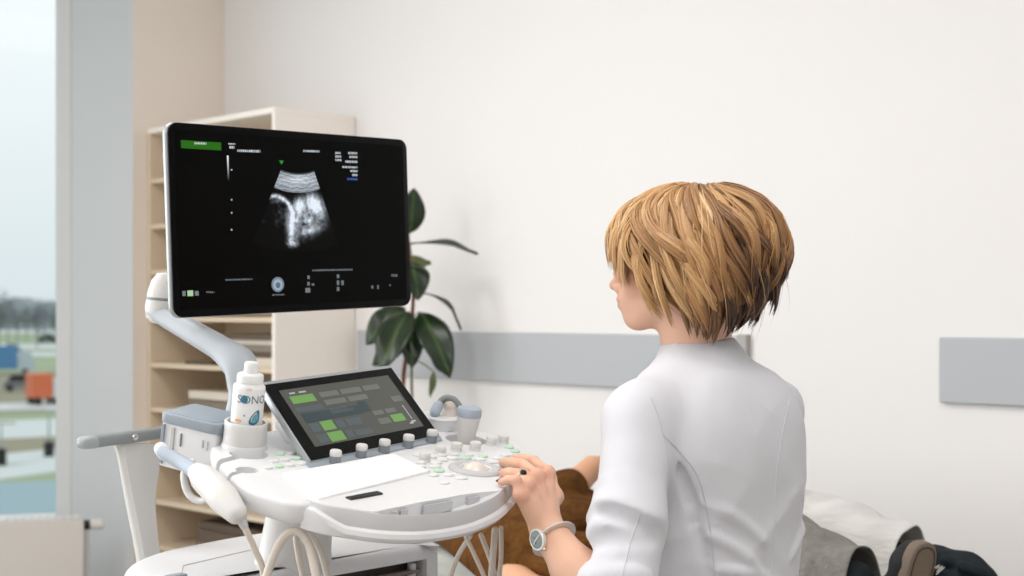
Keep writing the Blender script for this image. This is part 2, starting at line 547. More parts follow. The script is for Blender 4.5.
def stack(name, label, cat, a0, a1, z, hs, mats, b0=BF + 0.03, dep=0.22, group=None):
    """a pile of papers: every sheaf is its own thing"""
    zz = z + 0.0006
    for i, h in enumerate(hs):
        j = random.uniform(-0.015, 0.015)
        o = obj(name, rbox(a0 + j, a1 + j, b0 + abs(j), b0 + dep + j, zz, zz + h), mats[i % len(mats)], None, smooth=False, bevel=0.002)
        # origin under the pile
        c = R((a0 + a1) / 2, b0 + dep / 2, zz); o.data.transform(Matrix.Translation(Vector(-c))); o.location = Vector(c)
        lb = label[i] if isinstance(label, (list, tuple)) else label
        tag(o, lb, cat, group); zz += h + 0.0006


pg, pd, pw = M['paper_grey'], M['paper_dark'], M['paper_white']
stack('paper_stack', ['thick pale sheaf of papers at the bottom of the pile below the monitor', 'brown card folder in the pile on the shelf below the monitor',
                      'grey folder lying on the brown folder in the bookcase pile', 'pale paper sheaf near the top of the bookcase pile', 'dark folder topmost of the pile below the monitor'],
      'papers', -4.62, -4.285, 0.995, (0.034, 0.02, 0.026, 0.02, 0.018), (pw, pd, pg, pw, pd), group='papers piled in the bookcase')
stack('clipboard', 'thin dark clipboard lying flat on a bookcase shelf under the monitor arm', 'clipboard', -4.86, -4.68, 0.995, (0.012,), (pd,), BF + 0.012, 0.2)
stack('magazine_stack', ['grey magazine pile lying on the shelf behind the gel bottle', 'pale folder on the grey magazines behind the gel bottle'], 'papers', -4.86, -4.5, 0.815,
      (0.045, 0.03), (pg, pw), group='magazines on the shelf behind the gel bottle')
stack('file_folder', ['pale file at the bottom of the low bookcase pile by the machine', 'brown file in the middle of the low bookcase pile', 'dark brown file on top of the low bookcase pile'], 'folder', -4.8, -4.3, 0.262,
      (0.04, 0.05, 0.03), (pg, pd, pd), group='files on a low bookcase shelf')

# ================================================================ rubber plant by the wall
def leaf(base, tip, w, nh, m, parent, droop=0.15, fold=0.18, name='leaf', n=14, tone=0.4):
    base, tip, nh = map(lambda q: np.asarray(q, float), (base, tip, nh))
    L = np.linalg.norm(tip - base); d = nrm(tip - base); s = nrm(np.cross(d, nh)); u = np.cross(s, d)
    vs, tn = [], []
    K = 8
    for i in range(n + 1):
        t = i / n
        c = base + d * L * t + u * droop * L * math.sin(math.pi * t)
        ww = w * 0.5 * (math.sin(math.pi * min(1, t ** 0.85)) ** 0.75) * (1 if t < 0.93 else (1 - t) / 0.07 * 0.9 + 0.1) + 0.0008
        for k in range(-K // 2, K // 2 + 1):
            x = k / (K / 2)
            vs.append(c + s * ww * x + u * (abs(x) ** 1.4 * fold * ww + 0.004 * math.sin(9 * t + 3 * x)))
            rib = 1.0 if k == 0 else tone * (0.55 + 0.5 * (0.5 + 0.5 * math.sin(38 * (t - 0.32 * abs(x)))) * 0.5)
            tn.append(rib)
    fs = [(i * (K + 1) + k, i * (K + 1) + k + 1, (i + 1) * (K + 1) + k + 1, (i + 1) * (K + 1) + k) for i in range(n) for k in range(K)]
    o = obj(name, (np.array(vs), fs), m, parent, ang=180)
    set_attr(o, 'tone', tn)
    so = o.modifiers.new('thick', 'SOLIDIFY'); so.thickness = 0.0014; so.offset = 0
    return o


PD = 4.82
base = P(405, 560, PD)
pl = thing('rubber_plant', 'tall rubber plant with big dark green leaves behind the monitor by the wall', 'plant', (base[0], base[1], 0))
pc = V3(base[0], base[1], 0)
obj('pot', lathe([(0.0, 0.0), (0.10, 0.0), (0.11, 0.01), (0.135, 0.26), (0.14, 0.29), (0.128, 0.29), (0.122, 0.262), (0.0, 0.255)], pc, UP, 36), M['pot'], pl)
obj('soil', lathe([(0.0, 0.268), (0.06, 0.27), (0.12, 0.262)], pc, UP, 24), M['soil'], pl)
st1 = spline([pc + UP * 0.25, pc + V3(0.005, 0, 0.5), P(403, 395, PD), P(407, 350, PD), P(413, 305, PD), P(411, 262, PD), P(405, 215, PD - 0.02)], 40)
obj('stem', sweep(st1, np.linspace(0.009, 0.005, 40), n=8), M['stem'], pl)
st2 = spline([pc + V3(0.03, 0.01, 0.25), pc + V3(0.035, 0.01, 0.55), P(412, 395, PD + 0.03), P(412, 345, PD + 0.03), P(416, 318, PD + 0.02)], 26)
obj('stem', sweep(st2, np.linspace(0.006, 0.004, 26), n=8), M['stem_green'], pl)
CAMD = V3(0.1, -1, 0.25)
LV = [  # base px, tip px, depths, width, normal hint, material, droop
    ((410, 233), (414, 188), PD - .02, PD - .04, .085, V3(.25, -1, .1), 'leaf', .06),
    ((409, 244), (478, 254), PD, PD - .1, .075, V3(.05, -.2, 1), 'leaf', .07),
    ((408, 257), (431, 264), PD + .03, PD + .10, .055, V3(.1, -1, -.9), 'leaf_under', .1),
    ((411, 262), (418, 300), PD - .02, PD - .1, .095, V3(.35, -1, .2), 'leaf', .1),
    ((414, 292), (461, 330), PD, PD - .05, .06, V3(.75, -.1, .75), 'leaf', .18),
    ((409, 312), (381, 371), PD - .03, PD - .16, .115, V3(-.2, -1, .35), 'leaf', .1),
    ((405, 308), (366, 345), PD + .02, PD - .02, .10, V3(-.4, -1, .2), 'leaf', .12),
    ((412, 316), (412, 368), PD - .02, PD - .06, .085, V3(0, -1, .1), 'leaf', .05),
    ((420, 312), (450, 378), PD - .02, PD - .14, .11, V3(.25, -1, .3), 'leaf', .12),
    ((428, 330), (441, 372), PD + .05, PD + .06, .08, V3(.6, -1, .3), 'leaf', .1),
    ((405, 345), (372, 365), PD + .06, PD + .12, .07, V3(-.5, -1, .2), 'leaf', .1),
    ((404, 330), (385, 300), PD + .05, PD + .05, .08, V3(-.3, -1, .1), 'leaf', .1),
    ((408, 240), (385, 205), PD + .02, PD + .08, .08, V3(-.3, -1, .2), 'leaf', .1),
    ((434, 372), (430, 397), PD + .05, PD + .05, .022, V3(.3, -1, .1), 'leaf_under', .05),
]
for (b, t, d0, d1, w, nh, m, dr) in LV:
    leaf(P(*b, d0), P(*t, d1), w, nh, M[m], pl, dr, tone=random.uniform(0.2, 0.5))
for (b, s) in (((409, 244), (411, 262)), ((420, 312), (413, 318)), ((414, 292), (412, 300)), ((409, 312), (411, 318)), ((434, 372), (414, 360))):
    obj('petiole', sweep(spline([P(*s, PD), (P(*s, PD) + P(*b, PD)) / 2 + UP * 0.006, P(*b, PD)], 8), 0.0025, n=6), M['stem_green'], pl)

# ================================================================ exam couch
CA0, CA1, CB0, CB1, CZ = -3.25, -1.62, 2.37, 2.97, 0.62
ec = thing('exam_couch', 'grey upholstered exam couch along the wall behind the seated woman', 'couch', R((CA0 + CA1) / 2, (CB0 + CB1) / 2))
obj('couch_pad', rbox(CA0, CA1, CB0, CB1, CZ - 0.10, CZ - 0.012), M['couch'], ec, bevel=0.03, bseg=4)
obj('couch_base', rbox(CA0 + 0.06, CA1 - 0.06, CB0 + 0.06, CB1 - 0.06, CZ - 0.15, CZ - 0.098), M['couch_frame'], ec, smooth=False, bevel=0.006)
for a in (CA0 + 0.15, CA1 - 0.15):
    for b in (CB0 + 0.1, CB1 - 0.1):
        obj('leg', lathe([(0.022, 0.0), (0.022, CZ - 0.14)], R(a, b), UP, 16), M['couch_frame'], ec)
# grey blanket over the patient's legs, white sheet thrown over its far half
def cover(name, label, cat, a0, a1, b0, b1, lift, m, na=90, nb=60, amp=1.0, near=True):
    vs = []
    for i in range(na + 1):
        for j in range(nb + 1):
            s, t = i / na, j / nb
            a = a0 + s * (a1 - a0); b = b0 + t * (b1 - b0)
            h = 0.146 - 0.26 * max(0, a + 1.84) + 0.22 * max(0, -1.95 - a)
            hump = max(math.exp(-((b - 2.56) / .092) ** 4), math.exp(-((b - 2.775) / .092) ** 4))
            hump = hump * (1 - .25 * math.exp(-((b - 2.668) / .05) ** 2))
            wr = 0.006 * math.sin(34 * a + 17 * b) * math.sin(9 * b + 1) + 0.004 * math.sin(61 * a - 37 * b + 1.3) + 0.004 * math.sin(23 * b + 12 * a)
            e = min(1, (7 * t + .02) if near else 1, 7 * (1 - t) + .02 if not near else 1)
            z = CZ + 0.006 + lift + e * (h * hump + 0.012 + amp * wr + .006) - max(0, a + 1.625) * 1.5 * (1 - hump)
            vs.append(R(a, b, z))
    fs = [(i * (nb + 1) + j, i * (nb + 1) + j + 1, (i + 1) * (nb + 1) + j + 1, (i + 1) * (nb + 1) + j) for i in range(na) for j in range(nb)]
    o = obj(name, (np.array(vs), fs), m, None, ang=180, loc=R((a0 + a1) / 2, (b0 + b1) / 2, CZ))
    so = o.modifiers.new('t', 'SOLIDIFY'); so.thickness = 0.003; so.offset = 1
    return tag(o, label, cat)
cover('blanket', 'grey blanket over the legs on the couch, below the white sheet beside the coat', 'blanket', -2.0, -1.545, 2.37, 2.70, 0.0, M['blanket'])
cover('bed_sheet', 'rumpled white sheet on the couch just right of the white-coated woman', 'sheet', -2.0, -1.565, 2.655, 2.965, 0.010, M['sheet'], near=False)

# ================================================================ outside, three floors below
GZ = -6.8
DG = CAMZ - GZ


def G(px, py): d = DG * FPX / (py - 312); return P(px, py, d), d


M['grass'] = mat('meadow', rgb(150, 172, 138), 0.95, 0.1, noise=(0.05, 0.3, rgb(172, 180, 152)))
M['road'] = mat('pale road', rgb(212, 218, 218), 0.9, 0.1)
M['dirt'] = mat('worn verge', rgb(156, 152, 132), 0.95, 0.1)
M['pool'] = mat('pale blue paving', rgb(150, 176, 184), 0.6, 0.2)
M['bark'] = mat('hazy bare twigs', rgb(150, 156, 160), 0.95, 0.1)  # outdoor haze is put into this pale grey
struct('ground', (np.array([V3(-900, 12, GZ), V3(300, 12, GZ), V3(300, 1800, GZ), V3(-900, 1800, GZ)]), [(0, 1, 2, 3)]), M['grass'], smooth=False)


def strip(name, y0, y1, m, sl=0.0, dz=0.03):
    """a road lying on the ground between two photo rows"""
    q = []
    for px, k in ((-260, 0), (160, 0), (160, 1), (-260, 1)):
        y = (y0, y1)[k] + sl * (px - 28) / 100.0
        q.append(G(px, y)[0] + UP * dz)
    q = np.array(q); lo = q.copy(); lo[:, 2] = GZ - 0.1
    struct(name, (np.concatenate([q, lo]), [(0, 1, 2, 3), (4, 7, 6, 5), (0, 4, 5, 1), (1, 5, 6, 2), (2, 6, 7, 3), (3, 7, 4, 0)]), m, smooth=False)


strip('road', 326, 333, M['road'], 0.6)
strip('road', 344, 349, M['road'], 0.6)
strip('road', 352, 356, M['road'], 0.8)
strip('path', 372, 413, M['dirt'], -2, 0.02)
strip('path', 403, 410, M['road'], -3, 0.05)
strip('road', 420, 438, M['road'], -4)
strip('path', 452, 463, M['road'], -9, 0.04)
strip('path', 438, 452, M['dirt'], -5, 0.035)
strip('road', 464, 476, M['road'], -14, 0.05)
strip('pavement', 482, 640, M['pool'], -4)


def car(name, px, py, L, W_, H_, c, yaw, label, cat, cab=None, c2=None, group=None):
    """small far vehicle: shaped body, cabin or cargo box, wheels"""
    p, d = G(px, py); p = p + UP * 0.06
    f = V3(math.cos(yaw), math.sin(yaw), 0); s = V3(-f[1], f[0], 0)
    t = thing(name, label, cat, p, group)
    bm_ = mat(name + ' paint', c, 0.35); gm = M['black']

    def prof(pts, w, m, n):
        m_ = len(pts); vs = [p + f * x + UP * z + s * (w * k) for k in (-1, 1) for x, z in pts]
        fs = [tuple(range(m_ - 1, -1, -1)), tuple(range(m_, 2 * m_))] + [(i, (i + 1) % m_, m_ + (i + 1) % m_, m_ + i) for i in range(m_)]
        return obj(n, (np.array(vs), fs), m, t, smooth=False, bevel=0.05)
    h = L / 2
    if cab == 'box':
        prof([(-h, .6), (h * .35, .6), (h * .35, H_), (-h, H_)], W_ / 2, bm_, 'cargo_box')
        prof([(h * .4, .45), (h, .45), (h, H_ * .45), (h * .8, H_ * .8), (h * .4, H_ * .8)], W_ / 2 * .95, mat(name + ' cab', c2 or c, 0.4), 'cab')
    elif cab == 'van':
        prof([(-h, .35), (h, .35), (h, H_ * .5), (h * .62, H_ * .62), (h * .42, H_ * .97), (-h * .97, H_)], W_ / 2, bm_, 'body')
        prof([(h * .15, H_ * .6), (h * .55, H_ * .6), (h * .42, H_ * .88), (h * .15, H_ * .88)], W_ / 2 + .012, gm, 'window')
    else:
        prof([(-h, .3), (h, .3), (h, H_ * .5), (h * .5, H_ * .6), (-h * .9, H_ * .62)], W_ / 2, bm_, 'body')
        prof([(-h * .75, H_ * .6), (h * .45, H_ * .6), (h * .15, H_), (-h * .5, H_)], W_ / 2 * .86, gm, 'cabin')
    for x in (-h * .62, h * .62):
        for k in (-1, 1):
            obj('wheel', lathe([(0, 0), (.33, 0), (.33, .2), (0, .2)], p + f * x + s * (k * W_ * .5 - .1) + UP * .33, s, 14), gm, t)
    return t


car('van', 42, 336, 5.6, 2.1, 3.0, rgb(222, 228, 230), 0.1, 'white van far outside the window near the tree line', 'van', 'van')
car('car', 49, 343, 5.2, 2.2, 2.3, rgb(64, 72, 76), 0.0, 'dark car on the far road outside, below the white van', 'car')
car('box_truck', 8, 374, 6.6, 2.3, 3.6, rgb(84, 138, 186), 0.35, 'blue box truck outside at the left edge of the window', 'truck', 'box', rgb(190, 205, 214))
car('car', 21, 391, 3.6, 1.8, 1.6, rgb(120, 124, 126), 0.4, 'grey car parked outside between the blue and orange trucks', 'car')
car('box_truck', 44, 405, 2.6, 2.1, 2.7, rgb(214, 112, 74), 0.6, 'orange box truck parked outside by the window edge', 'truck', 'box', rgb(222, 224, 224))
car('car', 14, 352, 4.4, 1.8, 1.5, rgb(205, 214, 216), 0.0, 'pale car on the grass road behind the blue truck', 'car')


def lamp_post(px, py, h, label):
    p, d = G(px, py); t = thing('street_lamp', label, 'lamp post', p)
    obj('pole', sweep([p, p + UP * h], [0.09, 0.05], n=8), M['chrome'], t)
    obj('base', lathe([(0.28, 0), (0.28, 0.8), (0.1, 0.9)], p, UP, 12), M['black'], t)
    obj('lamp_head', boxf(p + UP * h + V3(0.3, 0, 0), V3(0.45, 0, 0), V3(0, 0.12, 0), UP * 0.06), M['chrome'], t, smooth=False, bevel=0.03)


lamp_post(49, 457, 2.6, 'thin grey bollard lamp on the pavement outside, below the orange truck')
lamp_post(1, 465, 2.2, 'dark-footed bollard lamp outside at the left picture edge')


# bare trees along the horizon
def bare_tree(px, d, h, label):
    p = V3((px - 512) / FPX * d, d, GZ)
    t = thing('bare_tree', label, 'tree', p, 'hazy trees along the horizon')
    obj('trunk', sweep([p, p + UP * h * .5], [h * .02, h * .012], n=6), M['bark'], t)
    vs, fs = [], []
    for i in range(70):
        a = random.uniform(0, 6.28); e = random.uniform(0.25, 1.45); r = h * random.uniform(.28, .55)
        b = p + UP * h * random.uniform(.3, .6)
        q = b + V3(math.cos(a) * math.cos(e) * .62, math.sin(a) * math.cos(e) * .62, math.sin(e)) * r
        v, f = sweep([b, (b + q) / 2 + V3(0, 0, r * .06), q], [h * .010, h * .008, h * .003], n=4); vs.append((v, f))
        for j in range(3):
            c = b + (q - b) * random.uniform(.4, .95); e2 = c + V3(random.uniform(-1, 1), random.uniform(-1, 1), random.uniform(-.1, 1)) * r * .3
            vs.append(sweep([c, e2], [h * .007, h * .003], n=4))
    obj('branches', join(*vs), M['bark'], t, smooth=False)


TL = ['hazy bare tree at the left picture edge on the horizon', 'hazy bare tree on the horizon, second from the left picture edge', 'hazy bare tree on the horizon, third from the left picture edge',
      'hazy bare tree on the horizon, fourth from the left picture edge', 'hazy bare tree on the horizon just left of the white van', 'hazy bare tree on the horizon above the white van', 'hazy bare tree on the horizon nearest the window frame']
for i, l in enumerate(TL):
    bare_tree(-1 + i * 9.4 + random.uniform(-1, 1), 300 + 16 * ((i * 2) % 7) + random.uniform(0, 3), random.uniform(9.5, 12), l)
# long low building and wood at the horizon
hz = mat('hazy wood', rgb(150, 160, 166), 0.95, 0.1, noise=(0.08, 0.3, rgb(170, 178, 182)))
vs = [];
xs = np.linspace(-560, 60, 120)
for k, dd in enumerate((620, 640)):
    for x in xs: vs.append(V3(x, dd, GZ))
    for x in xs: vs.append(V3(x, dd, GZ + 11 + 2.5 * math.sin(x * .11) + 1.6 * math.sin(x * .37 + 1) + random.uniform(-.8, .8)))
n = len(xs); fs = []
for i in range(n - 1):
    fs += [(i, i + 1, n + i + 1, n + i), (2 * n + i, 3 * n + i, 3 * n + i + 1, 2 * n + i + 1), (n + i, n + i + 1, 3 * n + i + 1, 3 * n + i)]
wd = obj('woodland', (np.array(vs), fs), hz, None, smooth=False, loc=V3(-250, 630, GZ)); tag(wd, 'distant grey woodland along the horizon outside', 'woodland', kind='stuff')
# ================================================================ ultrasound machine
M['mw'] = mat('machine white', rgb(224, 224, 226), 0.38, 0.45)
M['mw2'] = mat('machine warm white', rgb(220, 218, 216), 0.45, 0.4)
M['mg'] = mat('machine light grey', rgb(196, 196, 198), 0.45, 0.4)
M['mb'] = mat('machine blue grey', rgb(150, 160, 170), 0.45, 0.4)
M['marm'] = mat('arm grey', rgb(176, 182, 188), 0.45, 0.4)
M['md'] = mat('handle dark grey', rgb(136, 142, 143), 0.45, 0.4)
M['msil'] = mat('silver trim', rgb(176, 180, 184), 0.35, 0.5, metal=0.35)
M['bezel'] = mat('black glass bezel', rgb(5, 5, 6), 0.3, 0.10)
M['key'] = mat('white key', rgb(226, 228, 226), 0.5)
M['keyg'] = mat('pale green key', rgb(196, 222, 200), 0.5)
M['kb'] = mat('white keyboard membrane', rgb(253, 253, 253), 0.45, 0.4)
M['ball'] = mat('cream trackball', rgb(232, 222, 212), 0.25)
M['bay'] = mat('dark brown bay', rgb(58, 44, 42), 0.5)
M['knobg'] = mat('grey knob skirt', rgb(128, 134, 140), 0.5)
M['cable'] = mat('beige cable', rgb(216, 206, 196), 0.5)
M['rubberb'] = mat('blue grey grip', rgb(168, 178, 192), 0.55)

SC = 1.05
PSI = math.radians(47)
CU = V3(math.cos(PSI), math.sin(PSI), .03) * SC
CV = V3(-math.sin(PSI), math.cos(PSI), .19) * SC
CW = nrm(np.cross(CU, CV)) * SC
HU = V3(math.cos(PSI), math.sin(PSI), 0) * SC      # level axes for the cart
HV = V3(-math.sin(PSI), math.cos(PSI), 0) * SC
CAM = V3(0, 0, CAMZ)
CO = CAM + SC * (V3(-.15, 2.1, .965) - CAM)


def MC(u, v, w=0.0): return CO + CU * u + CV * v + CW * w


def MH(u, v, z):                                   # level frame, z = true height
    p = CO + HU * u + HV * v; return V3(p[0], p[1], z)


def PM(px, py, d): return P(px, py, d * SC)


def hit(px, py, p0, a, b):
    d = V3((px - 512) / FPX, 1, (312 - py) / FPX)
    s = np.linalg.solve(np.stack([a, b, -d], 1), CAM - p0); return s[0], s[1]


def UVc(px, py, w=0.0): return hit(px, py, CO + CW * w, CU, CV)


um = thing('ultrasound_machine', 'white ultrasound machine with big black monitor and tilted touch panel', 'ultrasound machine', MH(0.05, 0.3, 0))

# ---- console deck with real recesses
deck_o = smooth_closed([(-.222, -.062), (-.256, -.050), (-.270, -.014), (-.275, .028), (-.266, .07), (-.250, .113), (-.214, .193), (-.17, .245), (-.08, .265), (.08, .255), (.20, .215), (.262, .175),
                        (.292, .12), (.288, .07), (.262, .015), (.215, -.034), (.15, -.06), (0, -.062), (-.12, -.062)], 5)
deck = obj('console_deck', slab(deck_o, MC, -.034, 0.0, .007, 4, .018), M['mw'], um)
cuts = [lathe([(0.0, -.03), (.030, -.028), (.036, .0), (.038, .02)], MC(.219, .102), CW, 28),
        lathe([(0.0, -.03), (.028, -.028), (.034, .0), (.036, .02)], MC(.235, .182), CW, 28)]
# scooped holder cups left of the touch panel, open to the side through a slot
for (px, py, r, sl) in ((249, 454, .030, .0075), (247, 470, .017, .005)):
    q = np.array(UVc(px, py)); cuts.append(lathe([(.0, -.024), (r * .8, -.024), (r * .95, -.018), (r, .0), (r, .02)], MC(*q), CW, 30))
    e = np.array([-.97, -.25]) * (r + .05); nn0 = np.array([.25, -.97]) * sl
    cuts.append(slab(np.array([q + nn0, q - nn0, q + e - nn0, q + e + nn0]), MC, -.06, .03, .001, 1))
cut(deck, cuts)

# ---- front bumper with the grip slot
LT = spline([(q[0], q[1], 0) for q in [(-.236, -.05), (-.226, -.078), (-.207, -.104), (-.176, -.140), (-.128, -.165), (-.06, -.170), (.01, -.153), (.065, -.128), (.115, -.098), (.16, -.07), (.198, -.045), (.214, -.03)]], 72)[:, :2]
tg = np.gradient(LT, axis=0); tg /= np.linalg.norm(tg, axis=1)[:, None]
OUT = np.stack([tg[:, 1], -tg[:, 0]], 1)
m_ = len(LT); vs = []; fm = []
for i, (l, o) in enumerate(zip(LT, OUT)):
    t = i / (m_ - 1)
    dn = np.array([-.218 + .424 * t, -.048 + .028 * t])
    tau = (t - .25) / (.61 - .25)
    rec = max(0.0, math.sin(math.pi * min(1, max(0, tau)))) ** .7
    off = .046 * rec
    A = l - o * (off + .001); B = l - o * .0006
    gr = min(1, max(0, (t - .06) / .12)) * min(1, max(0, (1 - t) / .1))
    gw = .004 + .017 * gr
    vs += [MC(*dn, .0005), MC(*A, .0015), MC(*A, .0015 - .022 * rec), MC(*B, .0 - .022 * rec), MC(*B, .0), MC(*(l + o * .001), -.002), MC(*(l + o * .004), -gw),
           MC(*(l + o * .009), -gw - .003), MC(*(l + o * .011), -gw - .009), MC(*(l + o * .007), -.036), MC(*(l - o * .004), -.041), MC(*dn, -.041)]
N_ = 12
fs = []
for i in range(m_ - 1):
    for k in range(N_):
        fs.append((i * N_ + k, i * N_ + (k + 1) % N_, (i + 1) * N_ + (k + 1) % N_, (i + 1) * N_ + k)); fm.append(1 if k in (4, 5) else 0)
fs += [tuple(range(N_)), tuple((m_ - 1) * N_ + k for k in range(N_ - 1, -1, -1))]; fm += [0, 0]
obj('front_bumper', (np.array(vs), fs), [M['mw'], M['mg']], um, fm=fm, ang=35)
for t0, t1 in ((.30, .318), (.335, .365), (.42, .495), (.54, .565)):       # little windows in the back of the grip slot
    i0, i1 = int(t0 * (m_ - 1)), int(t1 * (m_ - 1))
    q = []
    for i in (i0, i1):
        rec = math.sin(math.pi * ((i / (m_ - 1) - .25) / .36)) ** .7
        a = LT[i] - OUT[i] * (.046 * rec - .0004); b = LT[i] - OUT[i] * (.046 * rec - .004)
        q += [MC(*a, -.003), MC(*a, -.017), MC(*b, -.017), MC(*b, -.003)]
    obj('grip_button', (np.array(q), [(0, 1, 2, 3), (4, 7, 6, 5), (0, 4, 5, 1), (1, 5, 6, 2), (2, 6, 7, 3), (3, 7, 4, 0)]), M['mg'], um, smooth=False)
a_, b_ = UVc(348, 500), UVc(380, 494)
obj('nameplate', boxf((MC(*a_) + MC(*b_)) / 2 + CW * .002, (MC(*b_) - MC(*a_)) / 2, CV * .006, CW * .0012), M['black'], um, smooth=False, bevel=.0006)

# ---- keyboard
kc = [UVc(*q) for q in ((318, 501), (428, 473), (393, 455.5), (283, 475.5))]
kbo = np.array(kc)
kb = obj('keyboard', slab(kbo, MC, -.001, .004, .0015, 2), M['kb'], um, ang=30)
kc = np.array(kc)
for r in range(4):
    q = []
    for c in range(12):
        s, t = (c + .5 + (r % 2) * .25) / 12.6, (r + .5) / 4
        p = (kc[0] * (1 - s) + kc[1] * s) * (1 - t) + (kc[3] * (1 - s) + kc[2] * s) * t
        q.append(slab(rrect(p[0] - .0075, p[0] + .0075, p[1] - .0095, p[1] + .0095, .002, 2), MC, .0036, .0046, .0005, 2))
    obj('key_row', join(*q), M['kb'], kb, ang=30)

# ---- knobs, keys and trackball
k0 = lathe([(.0115, 0), (.0115, .009), (.0105, .010), (.0, .0102)], V3(0, 0, 0), CW, 20)
def knob(u, v, w=.0, par=um, big=1.0, mats=None):
    c = MC(u, v, w); ms = mats or (M['knobg'], M['mw2'])
    o = obj('knob', lathe([(.0100 * big, -.001), (.0100 * big, .010), (.0092 * big, .0105), (.0, .0105)], c, CW, 20), ms[0], par)
    obj('knob_cap', lathe([(.0092 * big, .0104), (.0102 * big, .0115), (.0102 * big, .0175), (.0088 * big, .0195), (.0, .0198)], c, CW, 20), ms[1], o)
    return o
RC = np.array([.100, -.036])
ring = obj('trackball_ring', lathe([(.026, .0), (.026, .004), (.029, .0062), (.038, .0062), (.0425, .003), (.0435, -.001)], MC(*RC), CW, 48), M['mg'], um)
obj('trackball', lathe([(.0235 * math.cos(a), -.010 + .0235 * math.sin(a)) for a in np.linspace(-.2, 1.57, 12)], MC(*RC), CW, 32), M['ball'], ring)
obj('ball_collar', lathe([(.0236, .0002), (.0236, .003), (.026, .0045), (.0262, .0)], MC(*RC), CW, 40), M['mw'], ring)
for px, py in ((424, 461), (440, 454), (456, 451), (475, 450), (491, 445), (503, 443)):
    knob(*UVc(px, py), w=-.005, big=.95, mats=(M['key'], M['mw2']))
kk = None
def key(u, v, r, m, h=.0035, el=1.0):
    return obj('key', lathe([(r, -.001), (r, h * .7), (r * .86, h), (0, h)], MC(u, v), CW, 16, ref=CV, sx=el), m, um)
for i, a in enumerate(np.linspace(205, 18, 10)):
    key(RC[0] + .062 * math.cos(math.radians(a)), RC[1] + .062 * math.sin(math.radians(a)) * .98, .0085, M['keyg'] if i in (2, 7) else M['key'], el=1.25)
for i, a in enumerate(np.linspace(178, 22, 11)):
    key(RC[0] + .083 * math.cos(math.radians(a)) * 1.02, RC[1] + .08 * math.sin(math.radians(a)), .007, M['keyg'] if i in (4, 9) else M['key'], el=1.2)
for px, py in ((515, 452), (505, 456), (509, 448), (412, 468), (418, 456), (444, 484), (517, 462)):
    key(*UVc(px, py), .0075, M['keyg'] if px > 505 and py < 453 else M['key'], el=1.2)
for r, y0 in enumerate((455, 461.5, 467.5)):
    for c in range(4):
        key(*UVc(280 - 8 * r + c * 11 + r * 2, y0 - c * 1.3 + r * .5), .0065, M['keyg'] if (r + c) % 3 == 0 else M['key'], el=1.25)

# ---- tilted touch panel
BL, BR = MC(*UVc(311, 463), .004), MC(*UVc(438, 437), .004)
d_ = V3((263 - 512) / FPX, 1, (312 - 385.5) / FPX)
al, be, tt = np.linalg.solve(np.stack([CV, CW, -d_], 1), CAM - BL)
TX = BR - BL; TY = CV * al + CW * be; TN = nrm(np.cross(TX, TY))
if TN[1] > 0: TN = -TN
def TP(s, t, w=0.0): return BL + TX * s + TY * t + TN * w
LX, LY = np.linalg.norm(TX), np.linalg.norm(TY)
po = rrect(-.006, 1.015, -.02, 1.05, .03, 4)
tp = obj('touch_panel', slab(po, TP, -.013, -.001, .003, 2), M['msil'], um, ang=35)
def tquad(s0, s1, t0, t1, w=.0004, th=.0006):
    c = TP((s0 + s1) / 2, (t0 + t1) / 2, w)
    return boxf(c, TX * (s1 - s0) / 2, TY * (t1 - t0) / 2, TN * th)
obj('screen_glass', tquad(0, 1, 0, 1, .0, .0012), M['bezel'], tp, smooth=False)
scr = mat('touch screen glow', rgb(30, 31, 30), 0.16, 0.5, emit=rgb(90, 90, 84), estr=.62)
obj('screen', tquad(.075, .93, .14, .90, .0013, .0002), scr, tp, smooth=False)
def ui(name, r, g_, b, e=1.0): return mat(name, rgb(20, 20, 20), .2, .5, emit=rgb(r, g_, b), estr=e)
UIG, UIL, UID, REFT, UIW = ui('ui green', 108, 156, 78), ui('ui pale', 118, 119, 112, .75), ui('ui slate', 84, 95, 98, .8), ui('painted reflection teal', 44, 66, 72, .8), ui('ui white', 196, 198, 190, .8)
def blocks(name, lst, m):
    for q in lst: obj(name, tquad(*q, .0018, .0002), m, tp, smooth=False)
blocks('green_tile', [(.115, .285, .70, .80), (.205, .295, .31, .43), (.205, .315, .16, .28), (.73, .83, .26, .36)], UIG)
blocks('pale_tile', [(.33, .47, .73, .80), (.49, .65, .73, .80), (.67, .80, .73, .80), (.33, .49, .62, .69), (.51, .66, .62, .69), (.62, .71, .26, .34), (.62, .70, .39, .45), (.72, .80, .39, .45), (.83, .91, .52, .60)], UIL)
blocks('slate_tile', [(.12, .19, .31, .42), (.31, .37, .31, .41), (.385, .50, .31, .41), (.12, .195, .17, .27), (.33, .385, .17, .27), (.40, .53, .17, .25), (.10, .30, .58, .65), (.33, .5, .5, .57)], UID)
blocks('monitor_reflection', [(.12, .56, .445, .56), (.56, .62, .46, .60)], REFT)  # reflection of the monitor, painted on as a glowing teal strip
blocks('slider', [(.875, .88, .26, .46), (.86, .895, .22, .24), (.13, .17, .83, .85), (.2, .25, .83, .85), (.84, .87, .2, .22)], UIW)
fo = [TP(-.015, -.012, -.002), TP(1.015, -.012, -.002)]
